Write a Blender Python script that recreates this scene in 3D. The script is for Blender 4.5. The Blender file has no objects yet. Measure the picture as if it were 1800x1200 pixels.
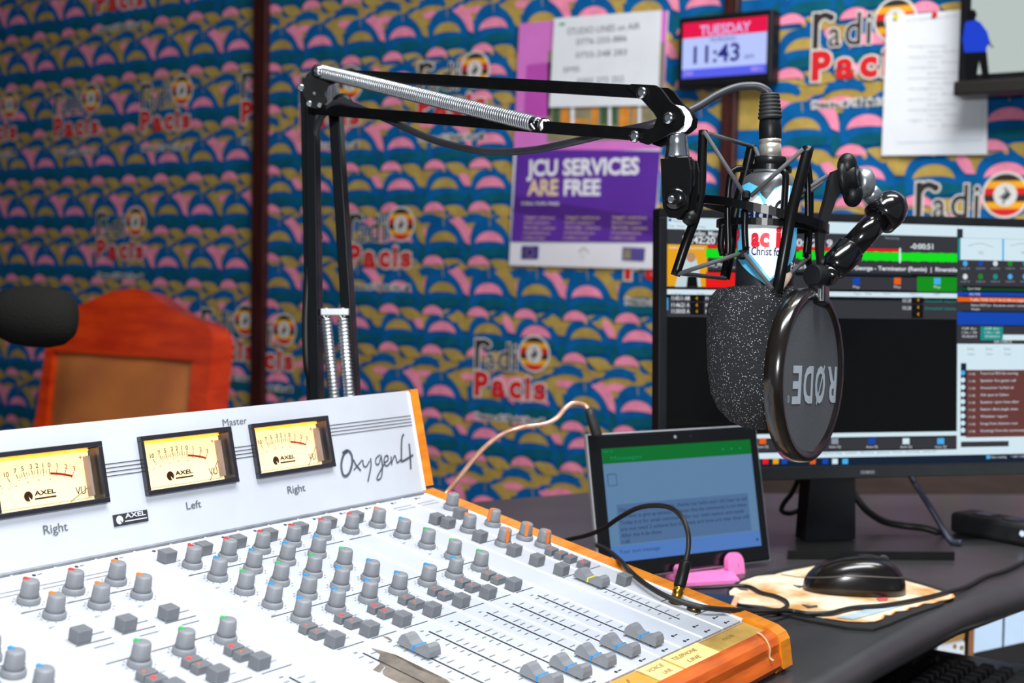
import bpy, bmesh, math, random
from mathutils import Vector, Matrix
random.seed(7)
D = bpy.data; S = bpy.context.scene; COL = S.collection
V = Vector
# ------------------------------------------------------------------ camera
F = 2437.1                                   # focal length in pixels of the 1800 x 1200 frame
CAM = V((0, 0, 1.105))
PIT, ROL, YAW = .0525, .0184, .6059
_fw = V((0, math.cos(PIT), -math.sin(PIT))); _r0 = V((1, 0, 0)); _u0 = _r0.cross(_fw)
_r = math.cos(ROL)*_r0 + math.sin(ROL)*_u0; _u = -math.sin(ROL)*_r0 + math.cos(ROL)*_u0
_T = Matrix.Rotation(YAW, 3, 'Z')
R, U, FW = _T @ _r, _T @ _u, _T @ _fw
cd = D.cameras.new('camera'); cam = D.objects.new('camera', cd); COL.objects.link(cam)
rot = Matrix((R, U, -FW)).transposed()
cam.matrix_world = Matrix.Translation(CAM) @ rot.to_4x4()
cd.sensor_width = 36; cd.lens = 36*F/1800; cd.clip_start = .02
cd.dof.use_dof = True; cd.dof.focus_distance = 1.17; cd.dof.aperture_fstop = 7.5
S.camera = cam
# ------------------------------------------------------------------ light and exposure
S.view_settings.view_transform = 'Standard'; S.view_settings.look = 'None'
S.view_settings.gamma = 1; S.view_settings.exposure = 0.0
w = D.worlds.new('world'); S.world = w; w.use_nodes = True
w.node_tree.nodes['Background'].inputs[0].default_value = (.75, .87, 1, 1)
w.node_tree.nodes['Background'].inputs[1].default_value = .20
def area(name, loc, target, size, power, color, sy=None):
    l = D.lights.new(name, 'AREA'); l.energy = power; l.color = color; l.size = size
    if sy: l.shape = 'RECTANGLE'; l.size_y = sy
    o = D.objects.new(name, l); COL.objects.link(o); o.location = loc
    o.rotation_euler = (V(target)-V(loc)).to_track_quat('-Z', 'Y').to_euler(); return o
area('ceiling_tube_light', (-.15, .75, 2.72), (-.75, 1.35, .8), 1.3, 50, (.93, .97, 1), .35)
area('ceiling_tube_light', (-.15, 1.75, 2.72), (-.95, 2.75, 1.0), 1.0, 31, (1, .96, .9), .3)
area('camera_flash', (.02, -.04, 1.33), (-.95, 1.5, 1.05), .09, 15, (.97, .98, 1))
area('cabinet_fill_light', (1.1, 1.45, .34), (-.3, 2.0, .58), .45, 1.5, (.88, .95, 1)).data.spread = math.radians(36)  # added fill with no known source, brightens the cabinet under the desk
# ------------------------------------------------------------------ photo measuring helpers (rays meet real planes)
def ray(x, y): return FW + R*((x-900)/F) - U*((y-600)/F)
def at(x, y, d): return CAM + ray(x, y)*d
def onplane(x, y, p, n):
    v = ray(x, y); return CAM + v*((p-CAM).dot(n)/v.dot(n))
def onz(x, y, z): return onplane(x, y, V((0, 0, z)), V((0, 0, 1)))
class Frame:
    def __init__(s, o, x, y):
        s.o = V(o); s.x = V(x).normalized(); s.z = s.x.cross(V(y)).normalized(); s.y = s.z.cross(s.x)
    def pt(s, x, y, z=0): return s.o + s.x*x + s.y*y + s.z*z
    def hit(s, px, py, z=0):
        p = onplane(px, py, s.o+s.z*z, s.z) - s.o; return (p.dot(s.x), p.dot(s.y))
    def mat(s, x=0, y=0, z=0):
        m = Matrix((s.x, s.y, s.z)).transposed().to_4x4(); m.translation = s.pt(x, y, z); return m
# ------------------------------------------------------------------ materials
_M = {}
def lin(h):
    h = h.lstrip('#'); c = [int(h[i:i+2], 16)/255 for i in (0, 2, 4)]
    return tuple(x/12.92 if x <= .04045 else ((x+.055)/1.055)**2.4 for x in c) + (1,)
def M(name, col='#808080', rough=.5, metal=0, emit=0, noise=0, scale=40, bump=0, bscale=300, spec=.5, stretch=None, col2=None, coat=0, lo=.35, hi=.65):
    if name in _M: return _M[name]
    m = D.materials.new(name); m.use_nodes = True; nt = m.node_tree; b = nt.nodes['Principled BSDF']
    c = lin(col); b.inputs['Base Color'].default_value = c
    b.inputs['Roughness'].default_value = rough; b.inputs['Metallic'].default_value = metal
    b.inputs['Specular IOR Level'].default_value = spec; b.inputs['Coat Weight'].default_value = coat
    b.inputs['Coat Roughness'].default_value = .08
    if emit:
        b.inputs['Emission Color'].default_value = c; b.inputs['Emission Strength'].default_value = emit
        b.inputs['Base Color'].default_value = (0.004, 0.004, 0.004, 1); b.inputs['Specular IOR Level'].default_value = .06; b.inputs['Roughness'].default_value = .15
    if noise or bump or col2:
        tc = nt.nodes.new('ShaderNodeTexCoord'); mp = nt.nodes.new('ShaderNodeMapping')
        nt.links.new(tc.outputs['Object'], mp.inputs[0])
        if stretch: mp.inputs['Scale'].default_value = stretch
    if noise or col2:
        n = nt.nodes.new('ShaderNodeTexNoise'); n.inputs['Scale'].default_value = scale; n.inputs['Detail'].default_value = 5
        nt.links.new(mp.outputs[0], n.inputs[0])
        rp = nt.nodes.new('ShaderNodeValToRGB'); nt.links.new(n.outputs[0], rp.inputs[0])
        rp.color_ramp.elements[0].position = lo; rp.color_ramp.elements[1].position = hi
        k = noise
        rp.color_ramp.elements[0].color = lin(col2) if col2 else tuple(x*(1-k) for x in c[:3])+(1,)
        rp.color_ramp.elements[1].color = c if col2 else tuple(min(1, x*(1+k)) for x in c[:3])+(1,)
        nt.links.new(rp.outputs[0], b.inputs['Emission Color' if emit else 'Base Color'])
    if bump:
        n2 = nt.nodes.new('ShaderNodeTexNoise'); n2.inputs['Scale'].default_value = bscale; n2.inputs['Detail'].default_value = 3
        nt.links.new(tc.outputs['Object'], n2.inputs[0])
        bp = nt.nodes.new('ShaderNodeBump'); bp.inputs['Strength'].default_value = bump; bp.inputs['Distance'].default_value = .002
        nt.links.new(n2.outputs[0], bp.inputs['Height']); nt.links.new(bp.outputs[0], b.inputs['Normal'])
    _M[name] = m; return m
def foam_mat():
    m = M('glint_painted_foam', '#26272a', .95, bump=.9, bscale=520, spec=.15); nt = m.node_tree; b = nt.nodes['Principled BSDF']
    tc = nt.nodes.new('ShaderNodeTexCoord'); v = nt.nodes.new('ShaderNodeTexVoronoi'); v.inputs['Scale'].default_value = 1050
    nt.links.new(tc.outputs['Object'], v.inputs[0])
    w_ = nt.nodes.new('ShaderNodeTexWhiteNoise'); nt.links.new(v.outputs['Color'], w_.inputs[0])
    lt = nt.nodes.new('ShaderNodeMath'); lt.operation = 'LESS_THAN'; lt.inputs[1].default_value = .33; nt.links.new(v.outputs['Distance'], lt.inputs[0])
    gt = nt.nodes.new('ShaderNodeMath'); gt.operation = 'GREATER_THAN'; gt.inputs[1].default_value = .84; nt.links.new(w_.outputs[0], gt.inputs[0])
    mu = nt.nodes.new('ShaderNodeMath'); mu.operation = 'MULTIPLY'; nt.links.new(lt.outputs[0], mu.inputs[0]); nt.links.new(gt.outputs[0], mu.inputs[1])
    mx = nt.nodes.new('ShaderNodeMix'); mx.data_type = 'RGBA'; nt.links.new(mu.outputs[0], mx.inputs['Factor'])
    mx.inputs['A'].default_value = lin('#2b2c2f'); mx.inputs['B'].default_value = lin('#d8dade')  # pale specks put the flash glints into the foam colour
    nt.links.new(mx.outputs['Result'], b.inputs['Base Color']); return m
def glass_mat():
    if 'clear_window' in _M: return _M['clear_window']
    m = D.materials.new('clear_window'); m.use_nodes = True; nt = m.node_tree; nt.nodes.remove(nt.nodes['Principled BSDF'])
    t = nt.nodes.new('ShaderNodeBsdfTransparent'); g = nt.nodes.new('ShaderNodeBsdfGlossy'); g.inputs['Roughness'].default_value = .05
    mx = nt.nodes.new('ShaderNodeMixShader'); mx.inputs[0].default_value = .05
    nt.links.new(t.outputs[0], mx.inputs[1]); nt.links.new(g.outputs[0], mx.inputs[2]); nt.links.new(mx.outputs[0], nt.nodes['Material Output'].inputs[0])
    _M['clear_window'] = m; return m
blackp = M('black_plastic', '#121315', .42, noise=.2, scale=60, spec=.25)
blackg = M('black_gloss', '#0c0d0f', .16, noise=.1, scale=30, coat=.3)
blackm = M('black_painted_metal', '#0b0b0c', .42, noise=.25, scale=90, spec=.16)
rubber = M('black_rubber', '#1d1e20', .6, noise=.2, scale=80)
cablem = M('black_cable', '#1c1b1b', .48, noise=.15, scale=50)
chrome = M('chrome_steel', '#d8dade', .18, 1, noise=.08, scale=60)
steel = M('brushed_steel', '#b5b8bb', .34, 1, noise=.15, scale=80)
knobg = M('grey_knob_plastic', '#83868b', .5, noise=.06, scale=120)
btng = M('grey_button_plastic', '#6f7277', .5, noise=.06, scale=120)
capg = M('grey_fader_plastic', '#7d8085', .5, noise=.06, scale=120)
white_panel = M('white_enamel', '#c4c9d2', .38, noise=.02, scale=30)
white_gap = M('white_seam', '#fbfcfd', .35, noise=.02, scale=30)
ink = M('grey_print', '#5c6268', .6, noise=.1, scale=60)
inkd = M('dark_print', '#2b2d31', .6, noise=.1, scale=60)
woodo = M('orange_wood', '#ee9420', .38, col2='#d87a12', scale=9, stretch=(14, 3, 14), coat=.25)
woodr = M('orange_rail_wood', '#e0680c', .34, col2='#b04806', scale=7, stretch=(16, 2.2, 16), coat=.35)
gold = M('gold_plug', '#c89a3a', .25, 1, noise=.1, scale=50)
paper = M('white_paper', '#e6eaf0', .7, noise=.03, scale=15)
# ------------------------------------------------------------------ mesh builder
_TC = {}
def text_mesh(s, bold=0.0, shear=0.0):
    k = (s, bold, shear)
    if k in _TC: return _TC[k]
    c = D.curves.new('glyphs', 'FONT'); c.body = s; c.size = 1; c.offset = bold; c.shear = shear; c.resolution_u = 3; c.fill_mode = 'FRONT'
    o = D.objects.new('glyphs', c); COL.objects.link(o)
    dg = bpy.context.evaluated_depsgraph_get(); dg.update(); me = o.evaluated_get(dg).to_mesh()
    vs = [(v.co.x, v.co.y) for v in me.vertices]; fs = [tuple(p.vertices) for p in me.polygons]
    o.evaluated_get(dg).to_mesh_clear(); D.objects.remove(o); D.curves.remove(c)
    _TC[k] = (vs, fs); return _TC[k]
_capv = text_mesh('H')[0]; CAPH = max(v[1] for v in _capv)
def catmull(P, n=8):
    P = [V(p) for p in P]; Q = [P[0]*2-P[1]] + P + [P[-1]*2-P[-2]]; out = []
    for i in range(1, len(Q)-2):
        a, b, c, d = Q[i-1:i+3]
        for k in range(n):
            t = k/n; out.append(.5*(2*b+(c-a)*t+(2*a-5*b+4*c-d)*t*t+(3*b-a-3*c+d)*t**3))
    return out + [P[-1]]
class MB:
    def __init__(s): s.v = []; s.f = []; s.mi = []; s.sm = []; s.mats = []
    def m(s, mat):
        if mat not in s.mats: s.mats.append(mat)
        return s.mats.index(mat)
    def add(s, vs, fs, mat, smooth=False):
        o = len(s.v); s.v += [V(v) for v in vs]; i = s.m(mat)
        for f in fs: s.f.append(tuple(o+k for k in f)); s.mi.append(i); s.sm.append(smooth)
        return s
    # flat things drawn in a frame
    def poly(s, fr, pts, z, mat):
        a = sum(pts[i-1][0]*pts[i][1]-pts[i][0]*pts[i-1][1] for i in range(len(pts)))
        if a < 0: pts = pts[::-1]
        return s.add([fr.pt(x, y, z) for x, y in pts], [tuple(range(len(pts)))], mat)
    def rect(s, fr, x0, y0, x1, y1, z, mat): return s.poly(fr, [(x0, y0), (x1, y0), (x1, y1), (x0, y1)], z, mat)
    def disc(s, fr, x, y, r, z, mat, n=20, ry=None):
        ry = ry or r; return s.poly(fr, [(x+r*math.cos(2*math.pi*i/n), y+ry*math.sin(2*math.pi*i/n)) for i in range(n)], z, mat)
    def text(s, fr, t, x, y, h, z, mat, width=None, align='L', bold=0, rot=0, shear=0, fit=None):
        vs, fs = text_mesh(t, bold, shear)
        if not vs: return s
        k = h/CAPH; x0 = min(v[0] for v in vs); x1 = max(v[0] for v in vs); kx = k
        if width: kx = width/(x1-x0)
        W = (x1-x0)*kx; sh = {'L': 0, 'C': -W/2, 'R': -W}[align]; c, n = math.cos(rot), math.sin(rot)
        out = []
        for a, b in vs:
            a = (a-x0)*kx+sh; b = b*k; out.append(fr.pt(x+a*c-b*n, y+a*n+b*c, z))
        return s.add(out, fs, mat)
    def ribbon(s, fr, pts, w_, z, mat, smooth=True, n=6):
        P = [V((p[0], p[1], 0)) for p in pts]
        if smooth and len(P) > 2: P = catmull(P, n)
        vs = []
        for i, p in enumerate(P):
            d = (P[min(i+1, len(P)-1)]-P[max(i-1, 0)]).normalized(); nn = V((-d.y, d.x, 0))*(w_/2)
            vs += [fr.pt(p.x-nn.x, p.y-nn.y, z), fr.pt(p.x+nn.x, p.y+nn.y, z)]
        return s.add(vs, [(2*i, 2*i+2, 2*i+3, 2*i+1) for i in range(len(P)-1)], mat)
    def prism(s, fr, pts, z0, z1, mat, smooth=False):
        a = sum(pts[i-1][0]*pts[i][1]-pts[i][0]*pts[i-1][1] for i in range(len(pts)))
        if a < 0: pts = pts[::-1]
        n = len(pts); vs = [fr.pt(x, y, z0) for x, y in pts]+[fr.pt(x, y, z1) for x, y in pts]
        s.add(vs, [tuple(range(n))[::-1], tuple(range(n, 2*n))], mat)
        o = len(s.v)-2*n; i = s.m(mat)
        for k in range(n):
            s.f.append((o+k, o+(k+1) % n, o+n+(k+1) % n, o+n+k)); s.mi.append(i); s.sm.append(smooth)
        return s
    def bbox(s, fr, x0, y0, x1, y1, z0, z1, mat, bev=0, segs=2):
        bm = bmesh.new(); bmesh.ops.create_cube(bm, size=1)
        for v in bm.verts: v.co = V(((x0+x1)/2+v.co.x*(x1-x0), (y0+y1)/2+v.co.y*(y1-y0), (z0+z1)/2+v.co.z*(z1-z0)))
        if bev: bmesh.ops.bevel(bm, geom=bm.edges[:], offset=bev, segments=segs, profile=.5, affect='EDGES')
        bm.verts.index_update()
        s.add([fr.pt(*v.co) for v in bm.verts], [tuple(v.index for v in f.verts) for f in bm.faces], mat, False); bm.free(); return s
    def tube(s, P, r, mat, seg=10, smooth=True, interp=8, cap=True, closed=False):
        P = [V(p) for p in P]
        if interp and len(P) > 2:
            if closed: P = catmull(P+[P[0]], interp)[:-1]
            else: P = catmull(P, interp)
        n = len(P); rr = r if callable(r) else (lambda t: r)
        d0 = (P[1]-P[0]).normalized(); a = d0.orthogonal().normalized(); vs = []
        for i, p in enumerate(P):
            if closed: d = (P[(i+1) % n]-P[i-1]).normalized()
            else: d = (P[min(i+1, n-1)]-P[max(i-1, 0)]).normalized()
            a = (a-d*a.dot(d)).normalized(); b = d.cross(a); q = rr(i/(n-1))
            vs += [p+(a*math.cos(2*math.pi*k/seg)+b*math.sin(2*math.pi*k/seg))*q for k in range(seg)]
        fs = []
        for i in range(n if closed else n-1):
            j = (i+1) % n
            for k in range(seg): fs.append((i*seg+k, i*seg+(k+1) % seg, j*seg+(k+1) % seg, j*seg+k))
        if cap and not closed: s.add(vs, fs, mat, smooth); s.add([], [], mat); o = len(s.v)-n*seg; i = s.m(mat); s.f += [tuple(o+k for k in range(seg))[::-1], tuple(o+(n-1)*seg+k for k in range(seg))]; s.mi += [i, i]; s.sm += [False, False]
        else: s.add(vs, fs, mat, smooth)
        return s
    def lathe(s, p, axis, prof, mat, seg=28, smooth=True, fins=0, find=0):
        axis = V(axis).normalized(); a = axis.orthogonal().normalized(); b = axis.cross(a); vs = []
        for r, h in prof:
            for k in range(seg):
                q = r*(1-find) if fins and k % 2 and r > 0 else r
                vs.append(V(p)+axis*h+(a*math.cos(2*math.pi*k/seg)+b*math.sin(2*math.pi*k/seg))*q)
        fs = [(i*seg+k, i*seg+(k+1) % seg, (i+1)*seg+(k+1) % seg, (i+1)*seg+k) for i in range(len(prof)-1) for k in range(seg)]
        s.add(vs, fs, mat, smooth); o = len(s.v)-len(vs); i = s.m(mat); n = len(prof)
        s.f += [tuple(o+k for k in range(seg))[::-1], tuple(o+(n-1)*seg+k for k in range(seg))]; s.mi += [i, i]; s.sm += [False, False]; return s
    def bar(s, p, q, w_, h, mat, up=V((0, 0, 1)), bev=.001):
        p, q = V(p), V(q); x = (q-p); L = x.length; y = (V(up)-x.normalized()*V(up).dot(x.normalized()))
        fr = Frame(p, x, y); return s.bbox(fr, 0, -h/2, L, h/2, -w_/2, w_/2, mat, bev)
    def ball(s, p, r, mat, seg=20, ax=(1, 1, 1)):
        prof = [(r*math.sin(math.pi*i/12)+1e-5, -r*math.cos(math.pi*i/12)) for i in range(13)]
        o = len(s.v); s.lathe(p, (0, 0, 1), prof, mat, seg)
        for k in range(o, len(s.v)): d = s.v[k]-V(p); s.v[k] = V(p)+V((d.x*ax[0], d.y*ax[1], d.z*ax[2]))
        return s
    def mesh(s, name, org=V((0, 0, 0))):
        me = D.meshes.new(name); me.from_pydata([tuple(v-org) for v in s.v], [], s.f)
        for m_ in s.mats: me.materials.append(m_)
        me.polygons.foreach_set('material_index', s.mi); me.polygons.foreach_set('use_smooth', s.sm); me.update(); return me
    def build(s, name, parent=None):
        org = worldpos(parent) if parent else V((0, 0, 0))
        o = D.objects.new(name, s.mesh(name, org)); COL.objects.link(o)
        if parent: o.parent = parent
        return o
def worldpos(o):
    p = V((0, 0, 0))
    while o: p = p+V(o.location); o = o.parent
    return p
def tag(o, label=None, cat=None, group=None, kind=None):
    if label: o['label'] = label
    if cat: o['category'] = cat
    if group: o['group'] = group
    if kind: o['kind'] = kind
    return o
def thing(name, label, cat, loc=(0, 0, 0), group=None):
    o = D.objects.new(name, None); o.empty_display_size = .05; COL.objects.link(o); o.location = loc; return tag(o, label, cat, group)
def single(mb, name, label, cat, group=None):
    """a thing that is one mesh, with its origin at the middle of its base"""
    mn = V((min(v.x for v in mb.v), min(v.y for v in mb.v), min(v.z for v in mb.v))); mxx = V((max(v.x for v in mb.v), max(v.y for v in mb.v), 0))
    org = V(((mn.x+mxx.x)/2, (mn.y+mxx.y)/2, mn.z)); o = D.objects.new(name, mb.mesh(name, org)); COL.objects.link(o); o.location = org
    return tag(o, label, cat, group)
WORLD = Frame((0, 0, 0), (1, 0, 0), (0, 1, 0))
EYE = 1.105; DESK = .75; YW = 2.8
# ------------------------------------------------------------------ the room
def struct(mb, name): return tag(mb.build(name), kind='structure')
struct(MB().bbox(WORLD, -5.6, -2.2, 2.2, 3.0, -.08, 0, M('grey_vinyl_floor', '#5b5650', .5, noise=.2, scale=6)), 'floor')
struct(MB().bbox(WORLD, -5.6, -2.2, 2.2, 3.0, 2.9, 2.98, M('cream_ceiling', '#b9b6ae', .8, noise=.05, scale=6)), 'ceiling')
struct(MB().bbox(WORLD, -5.68, -2.2, -5.6, 3.0, 0, 2.9, M('dark_wall_cloth', '#3a4652', .9, noise=.4, scale=7)), 'wall_left')
WF = Frame((0, YW, EYE), (1, 0, 0), (0, 0, 1))               # wall frame: x along the wall, y height about eye level, z into the room
def wp(px, py): return WF.hit(px, py)
blue = M('fabric_blue', '#075c9c', .85, noise=.16, scale=30, spec=.12); goldc = M('fabric_gold', '#b4984f', .85, noise=.14, scale=30, spec=.12)
pink = M('fabric_pink', '#f490ae', .85, noise=.12, scale=30, spec=.12); teal = M('fabric_teal', '#0a5a70', .85, noise=.16, scale=30, spec=.12)
mb = MB()
mb.bbox(WORLD, -5.6, YW, 2.2, YW+.1, 0, 2.9, blue)
def ell(cx, cy, rx, ry, a0, a1, n=12):
    return [(cx+rx*math.cos(math.radians(a0+(a1-a0)*i/n)), cy+ry*math.sin(math.radians(a0+(a1-a0)*i/n))) for i in range(n+1)]
def halfmoon(cx, cy, rx, rt, rb, z, mat): mb.poly(WF, ell(cx, cy, rx, rt, 0, 180)+ell(cx, cy, rx, rb, 180, 0)[1:-1], z, mat)
def sq(v): return math.copysign(abs(v)**.74, v)
def leaf(cx, cy, rx, ry, a0, a1, th, z, mat, n=12, pw=.7):
    o = []; i_ = []
    for i in range(n+1):
        t = i/n; a = math.radians(a0+(a1-a0)*t); k = 1-th*math.sin(math.pi*t)**pw
        c_, s_ = sq(math.cos(a)), sq(math.sin(a)); o.append((cx+rx*c_, cy+ry*s_)); i_.append((cx+rx*k*c_, cy+ry*k*s_))
    mb.poly(WF, o+i_[::-1][1:-1], z, mat)
def slant(cx, cy, a, b, ang, z, mat, n=12):
    c, s_ = math.cos(ang), math.sin(ang)
    mb.poly(WF, [(cx+a*math.cos(t)*c-b*math.sin(t)*s_, cy+a*math.cos(t)*s_+b*math.sin(t)*c) for t in (2*math.pi*i/n for i in range(n))], z, mat)
P = .1435
_zc = [0]
def Lz(i): _zc[0] = (_zc[0]+1) % 190; return .0004+.0005*i+_zc[0]*2.5e-6      # every printed shape gets its own hair-thin level
def fabric(x0, x1, rows, ph):
    for ri, (z0, big) in enumerate(rows):
        gap = z0-rows[ri+1][0] if ri+1 < len(rows) else .15
        k0 = math.ceil((x0-ph)/P+.25); k1 = math.floor((x1-ph)/P-.25)
        if gap > .125: mb.rect(WF, x0, z0-gap+.04, x1, z0-.070, Lz(0), goldc)
        mb.rect(WF, x0, z0+.010, x1, z0+.052, Lz(0), goldc)
        for k in range(k0, k1+1):
            x = ph+k*P; alt = (k+big) % 2; c1, c2 = (pink, goldc) if alt else (goldc, pink)
            hh = .070 if big < 2 else .056
            mb.poly(WF, [(x+.002+.062*sq(math.cos(a*math.pi/16)), z0-.004+hh*sq(math.sin(a*math.pi/16))) for a in range(17)]+[(x-.066, z0-.03), (x+.07, z0-.03)], Lz(4), blue)       # palm head
            if big < 2: leaf(x+.002, z0-.012, .082, hh+.016, 3, 86, .29, Lz(5), c2, 16, .25)                                # hanging leaf on its right
            else: leaf(x+.002, z0-.006, .080, hh+.010, 8, 60, .28, Lz(5), c2, 12, .25)
            mb.poly(WF, [(x+.0, z0+hh-.012), (x+.025, z0+hh+.006), (x+.062, z0+hh+.012), (x+.03, z0+hh-.008)], Lz(5), blue)
            if big < 2: slant(x, z0+hh-.016, .0012, .013, .1, Lz(6), goldc)
            halfmoon(x, z0, .043, .031, .007, Lz(6), c1)                                                              # inner half moon
            slant(x+.012, z0-.020, .052, .013, .06, Lz(5), teal); slant(x-.066, z0-.03, .012, .026, 0, Lz(5), teal)
            halfmoon(x-.032, z0-.054, .033, .024, .002, Lz(6), pink)                                                  # small pinks under the heads
            leaf(x+.028, z0-.088, .046, .05, 20, 120, .62, Lz(5), goldc)
            slant(x-.004, z0-.050, .006, .012, .4, Lz(5), goldc)
            if gap > .125:
                q = z0-.078
                mb.poly(WF, ell(x-.05, q-.012, .047, .032, 8, 172)+ell(x-.05, q-.014, .036, .010, 172, 8), Lz(3), blue)
                leaf(x-.05, q-.014, .066, .04, 15, 165, .28, Lz(2), goldc)
                halfmoon(x-.058, q-.046, .041, .028, .010, Lz(3), pink)
                mb.disc(WF, x+.014, q-.040, .0105, Lz(3), pink, 10)
                mb.poly(WF, [(x-.066, q-.052), (x-.048, q-.052), (x-.052, q-.072), (x-.061, q-.072)], Lz(3), teal)
                slant(x-.020, q-.062, .024, .009, .8, Lz(2), pink); slant(x+.030, q-.058, .022, .009, -.8, Lz(2), pink)
TX0, TX1, UX0, UX1 = -2.82, -2.771, -1.378, -1.344
lr = [(1.215-.154*i, i % 2) for i in range(15)]
fabric(-5.5, TX0, lr, -3.326-P*2*.0)
mr = [(1.15, 0), (1.04, 2), (.86, 0), (.745, 2), (.585, 0), (.47, 2), (.302, 0), (.195, 2), (.06, 0), (-.068, 0), (-.168, 3), (-.331, 1), (-.43, 2), (-.6, 0), (-.7, 2), (-.87, 0)]
fabric(TX1, UX0, mr, -1.868)
fabric(UX1, 1.2, mr, -1.052-.144)
wall = struct(mb, 'wall_back')
# wallpaper logos
white_h = M('print_white', '#d9d6d2', .8, noise=.04, scale=20); blk = M('print_black', '#2a1f1c', .8, noise=.1, scale=20)
red = M('print_red', '#d3121c', .8, noise=.06, scale=20); yel = M('print_yellow', '#f0a813', .8, noise=.06, scale=20)
def letters(mb, fr, txt, x, y, h, w_, z, mat, halo, bold=.02):
    k = CAPH/h; mb.text(fr, txt, x-halo, y, h, z, white_h, width=w_+halo*2, bold=bold+halo*k); mb.text(fr, txt, x, y, h, z+.0005, mat, width=w_, bold=bold)
def logo(x, y, parts='radioPacis.', lim=None):
    m_ = MB(); fr = Frame(WF.pt(x, y, .0042), WF.x, WF.y)
    if 'radi' in parts:
        for g_, z_, c_ in ((.0038, 0, white_h), (0, .0006, blk)):
            m_.rect(fr, -g_, .064-g_, .0125+g_, .138+g_, z_, c_); m_.ribbon(fr, [(.006, .116), (.014, .128), (.026, .1325), (.040, .127)], .0125+2*g_, z_+.0002, c_); m_.disc(fr, .040, .1265, .0075+g_, z_+.0004, c_, 16)
        letters(m_, fr, 'a', .036, .066, .054, .026, .0012, blk, .003, .005)
        letters(m_, fr, 'd', .072, .066, .066, .034, .0012, blk, .003, .005); letters(m_, fr, 'i', .1185, .066, .066, .0095, .0014, blk, .003, .01)
    if 'o' in parts:
        cx, cy, r = .178, .110, .041
        m_.disc(fr, cx, cy, r+.005, .0006, white_h, 32)
        for i in range(6):
            y0 = r-2*r*i/6; y1 = r-2*r*(i+1)/6; a0 = math.asin(max(-1, min(1, y0/r))); a1 = math.asin(max(-1, min(1, y1/r)))
            right = [(cx+r*math.cos(a0+(a1-a0)*t/5), cy+r*math.sin(a0+(a1-a0)*t/5)) for t in range(6)]
            m_.poly(fr, right+[(2*cx-a, b) for a, b in right[::-1]], .0011, (blk, yel, red)[i % 3])
        m_.disc(fr, cx, cy, r*.56, .0015, white_h, 24)
        m_.ribbon(fr, [(cx-.003, cy-.018), (cx-.001, cy-.006), (cx+.008, cy), (cx+.003, cy+.008), (cx-.002, cy+.014)], .004, .0019, ink)
        m_.poly(fr, [(cx-.012, cy-.006), (cx+.004, cy-.010), (cx+.012, cy+.002), (cx, cy+.006)], .0019, ink)
    if 'Pacis' in parts:
        for i, (c_, xa, xb, b_) in enumerate((('P', 0, .044, .055), ('a', .054, .095, .04), ('c', .106, .144, .05), ('i', .155, .169, .05), ('s', .179, .215, .03))): letters(m_, fr, c_, xa, 0, .054, xb-xa, .0016+.00008*i, red, .0042, b_)
    if '.' in parts:
        m_.text(fr, 'Peace of Christ for all', .001, -.0605, .0135, .0004, white_h, width=.211, bold=.15); m_.text(fr, 'Peace of Christ for all', .004, -.0605, .0125, .0008, ink, width=.205)
    if lim:                                      # the print is cut where the panel of cloth ends
        bm = bmesh.new(); me = m_.mesh('tmp'); bm.from_mesh(me); D.meshes.remove(me)
        for sgn, xx in lim: bmesh.ops.bisect_plane(bm, geom=bm.verts[:]+bm.edges[:]+bm.faces[:], plane_co=(xx, 0, 0), plane_no=(sgn, 0, 0), clear_outer=True)
        me = D.meshes.new('logo_print'); bm.to_mesh(me); bm.free()
        for t in m_.mats: me.materials.append(t)
        o = D.objects.new('logo_print', me); COL.objects.link(o); o.parent = wall
    else: o = m_.build('logo_print', wall)
    return o
for px, py in ((98, 240), (250, 230), (173, 453), (615, 467), (836, 692), (1428, 140), (1608, 440), (737, 207), (1100, 488)): logo(*wp(px, py))
logo(-4.12, .392); logo(*wp(173, 21))
x_, y_ = wp(427, 215); logo(x_, y_, lim=[(1, TX0)])
x_, y_ = wp(449, 632); logo(x_-.215, y_, lim=[(1, TX0)])
x_, y_ = wp(518, 650); logo(x_-.215, y_, lim=[(-1, TX1)])
logo(*wp(530, 224))
# trims on the wall
trimm = M('dark_red_brown_wood', '#3a1512', .38, noise=.35, scale=12, stretch=(8, 8, 1), coat=.2)
struct(MB().bbox(WORLD, TX0, YW-.022, TX1, YW, 0, 2.9, trimm, .003), 'trim_1')
struct(MB().bbox(WORLD, UX0, YW-.022, UX1, YW, 0, 2.9, trimm, .003), 'trim_2')
struct(MB().bbox(WORLD, UX0+.05, YW-.03, 2.2, YW, 0, EYE-.33, M('dull_brown_board', '#4a3b36', .6, noise=.2, scale=10, stretch=(1, 6, 6)), .004), 'trim_3')
# ------------------------------------------------------------------ things on the wall
purple = M('poster_purple', '#5b2a9c', .55, noise=.06, scale=12); lil = M('poster_pink', '#d978cc', .55, noise=.06, scale=8); magd = M('poster_magenta', '#c04fb4', .55, noise=.05, scale=8)
offw = M('poster_white', '#eceaf2', .6, noise=.03, scale=10); orange = M('poster_orange', '#e08a2a', .6, noise=.15, scale=30); khaki = M('poster_khaki', '#8c8466', .6, noise=.2, scale=25)
green_d = M('poster_green', '#3c5a3c', .6, noise=.2, scale=30); eublue = M('flag_blue', '#2b2f86', .6, noise=.05, scale=20); cream_t = M('poster_cream_letters', '#e3c8a4', .6, noise=.05, scale=20)
mb = MB(); pz = .010
pc = [wp(917, 43), wp(1177, 20), wp(1152, 473), wp(899, 466)]
mb.prism(WF, [(a, b) for a, b in pc], .004, pz, offw)
def wq(mb, pts, z, mat): mb.poly(WF, [wp(*p) for p in pts], z, mat)
wq(mb, [(917, 43), (1177, 20), (1167, 262), (907, 270)], pz+.0005, lil)
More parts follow.
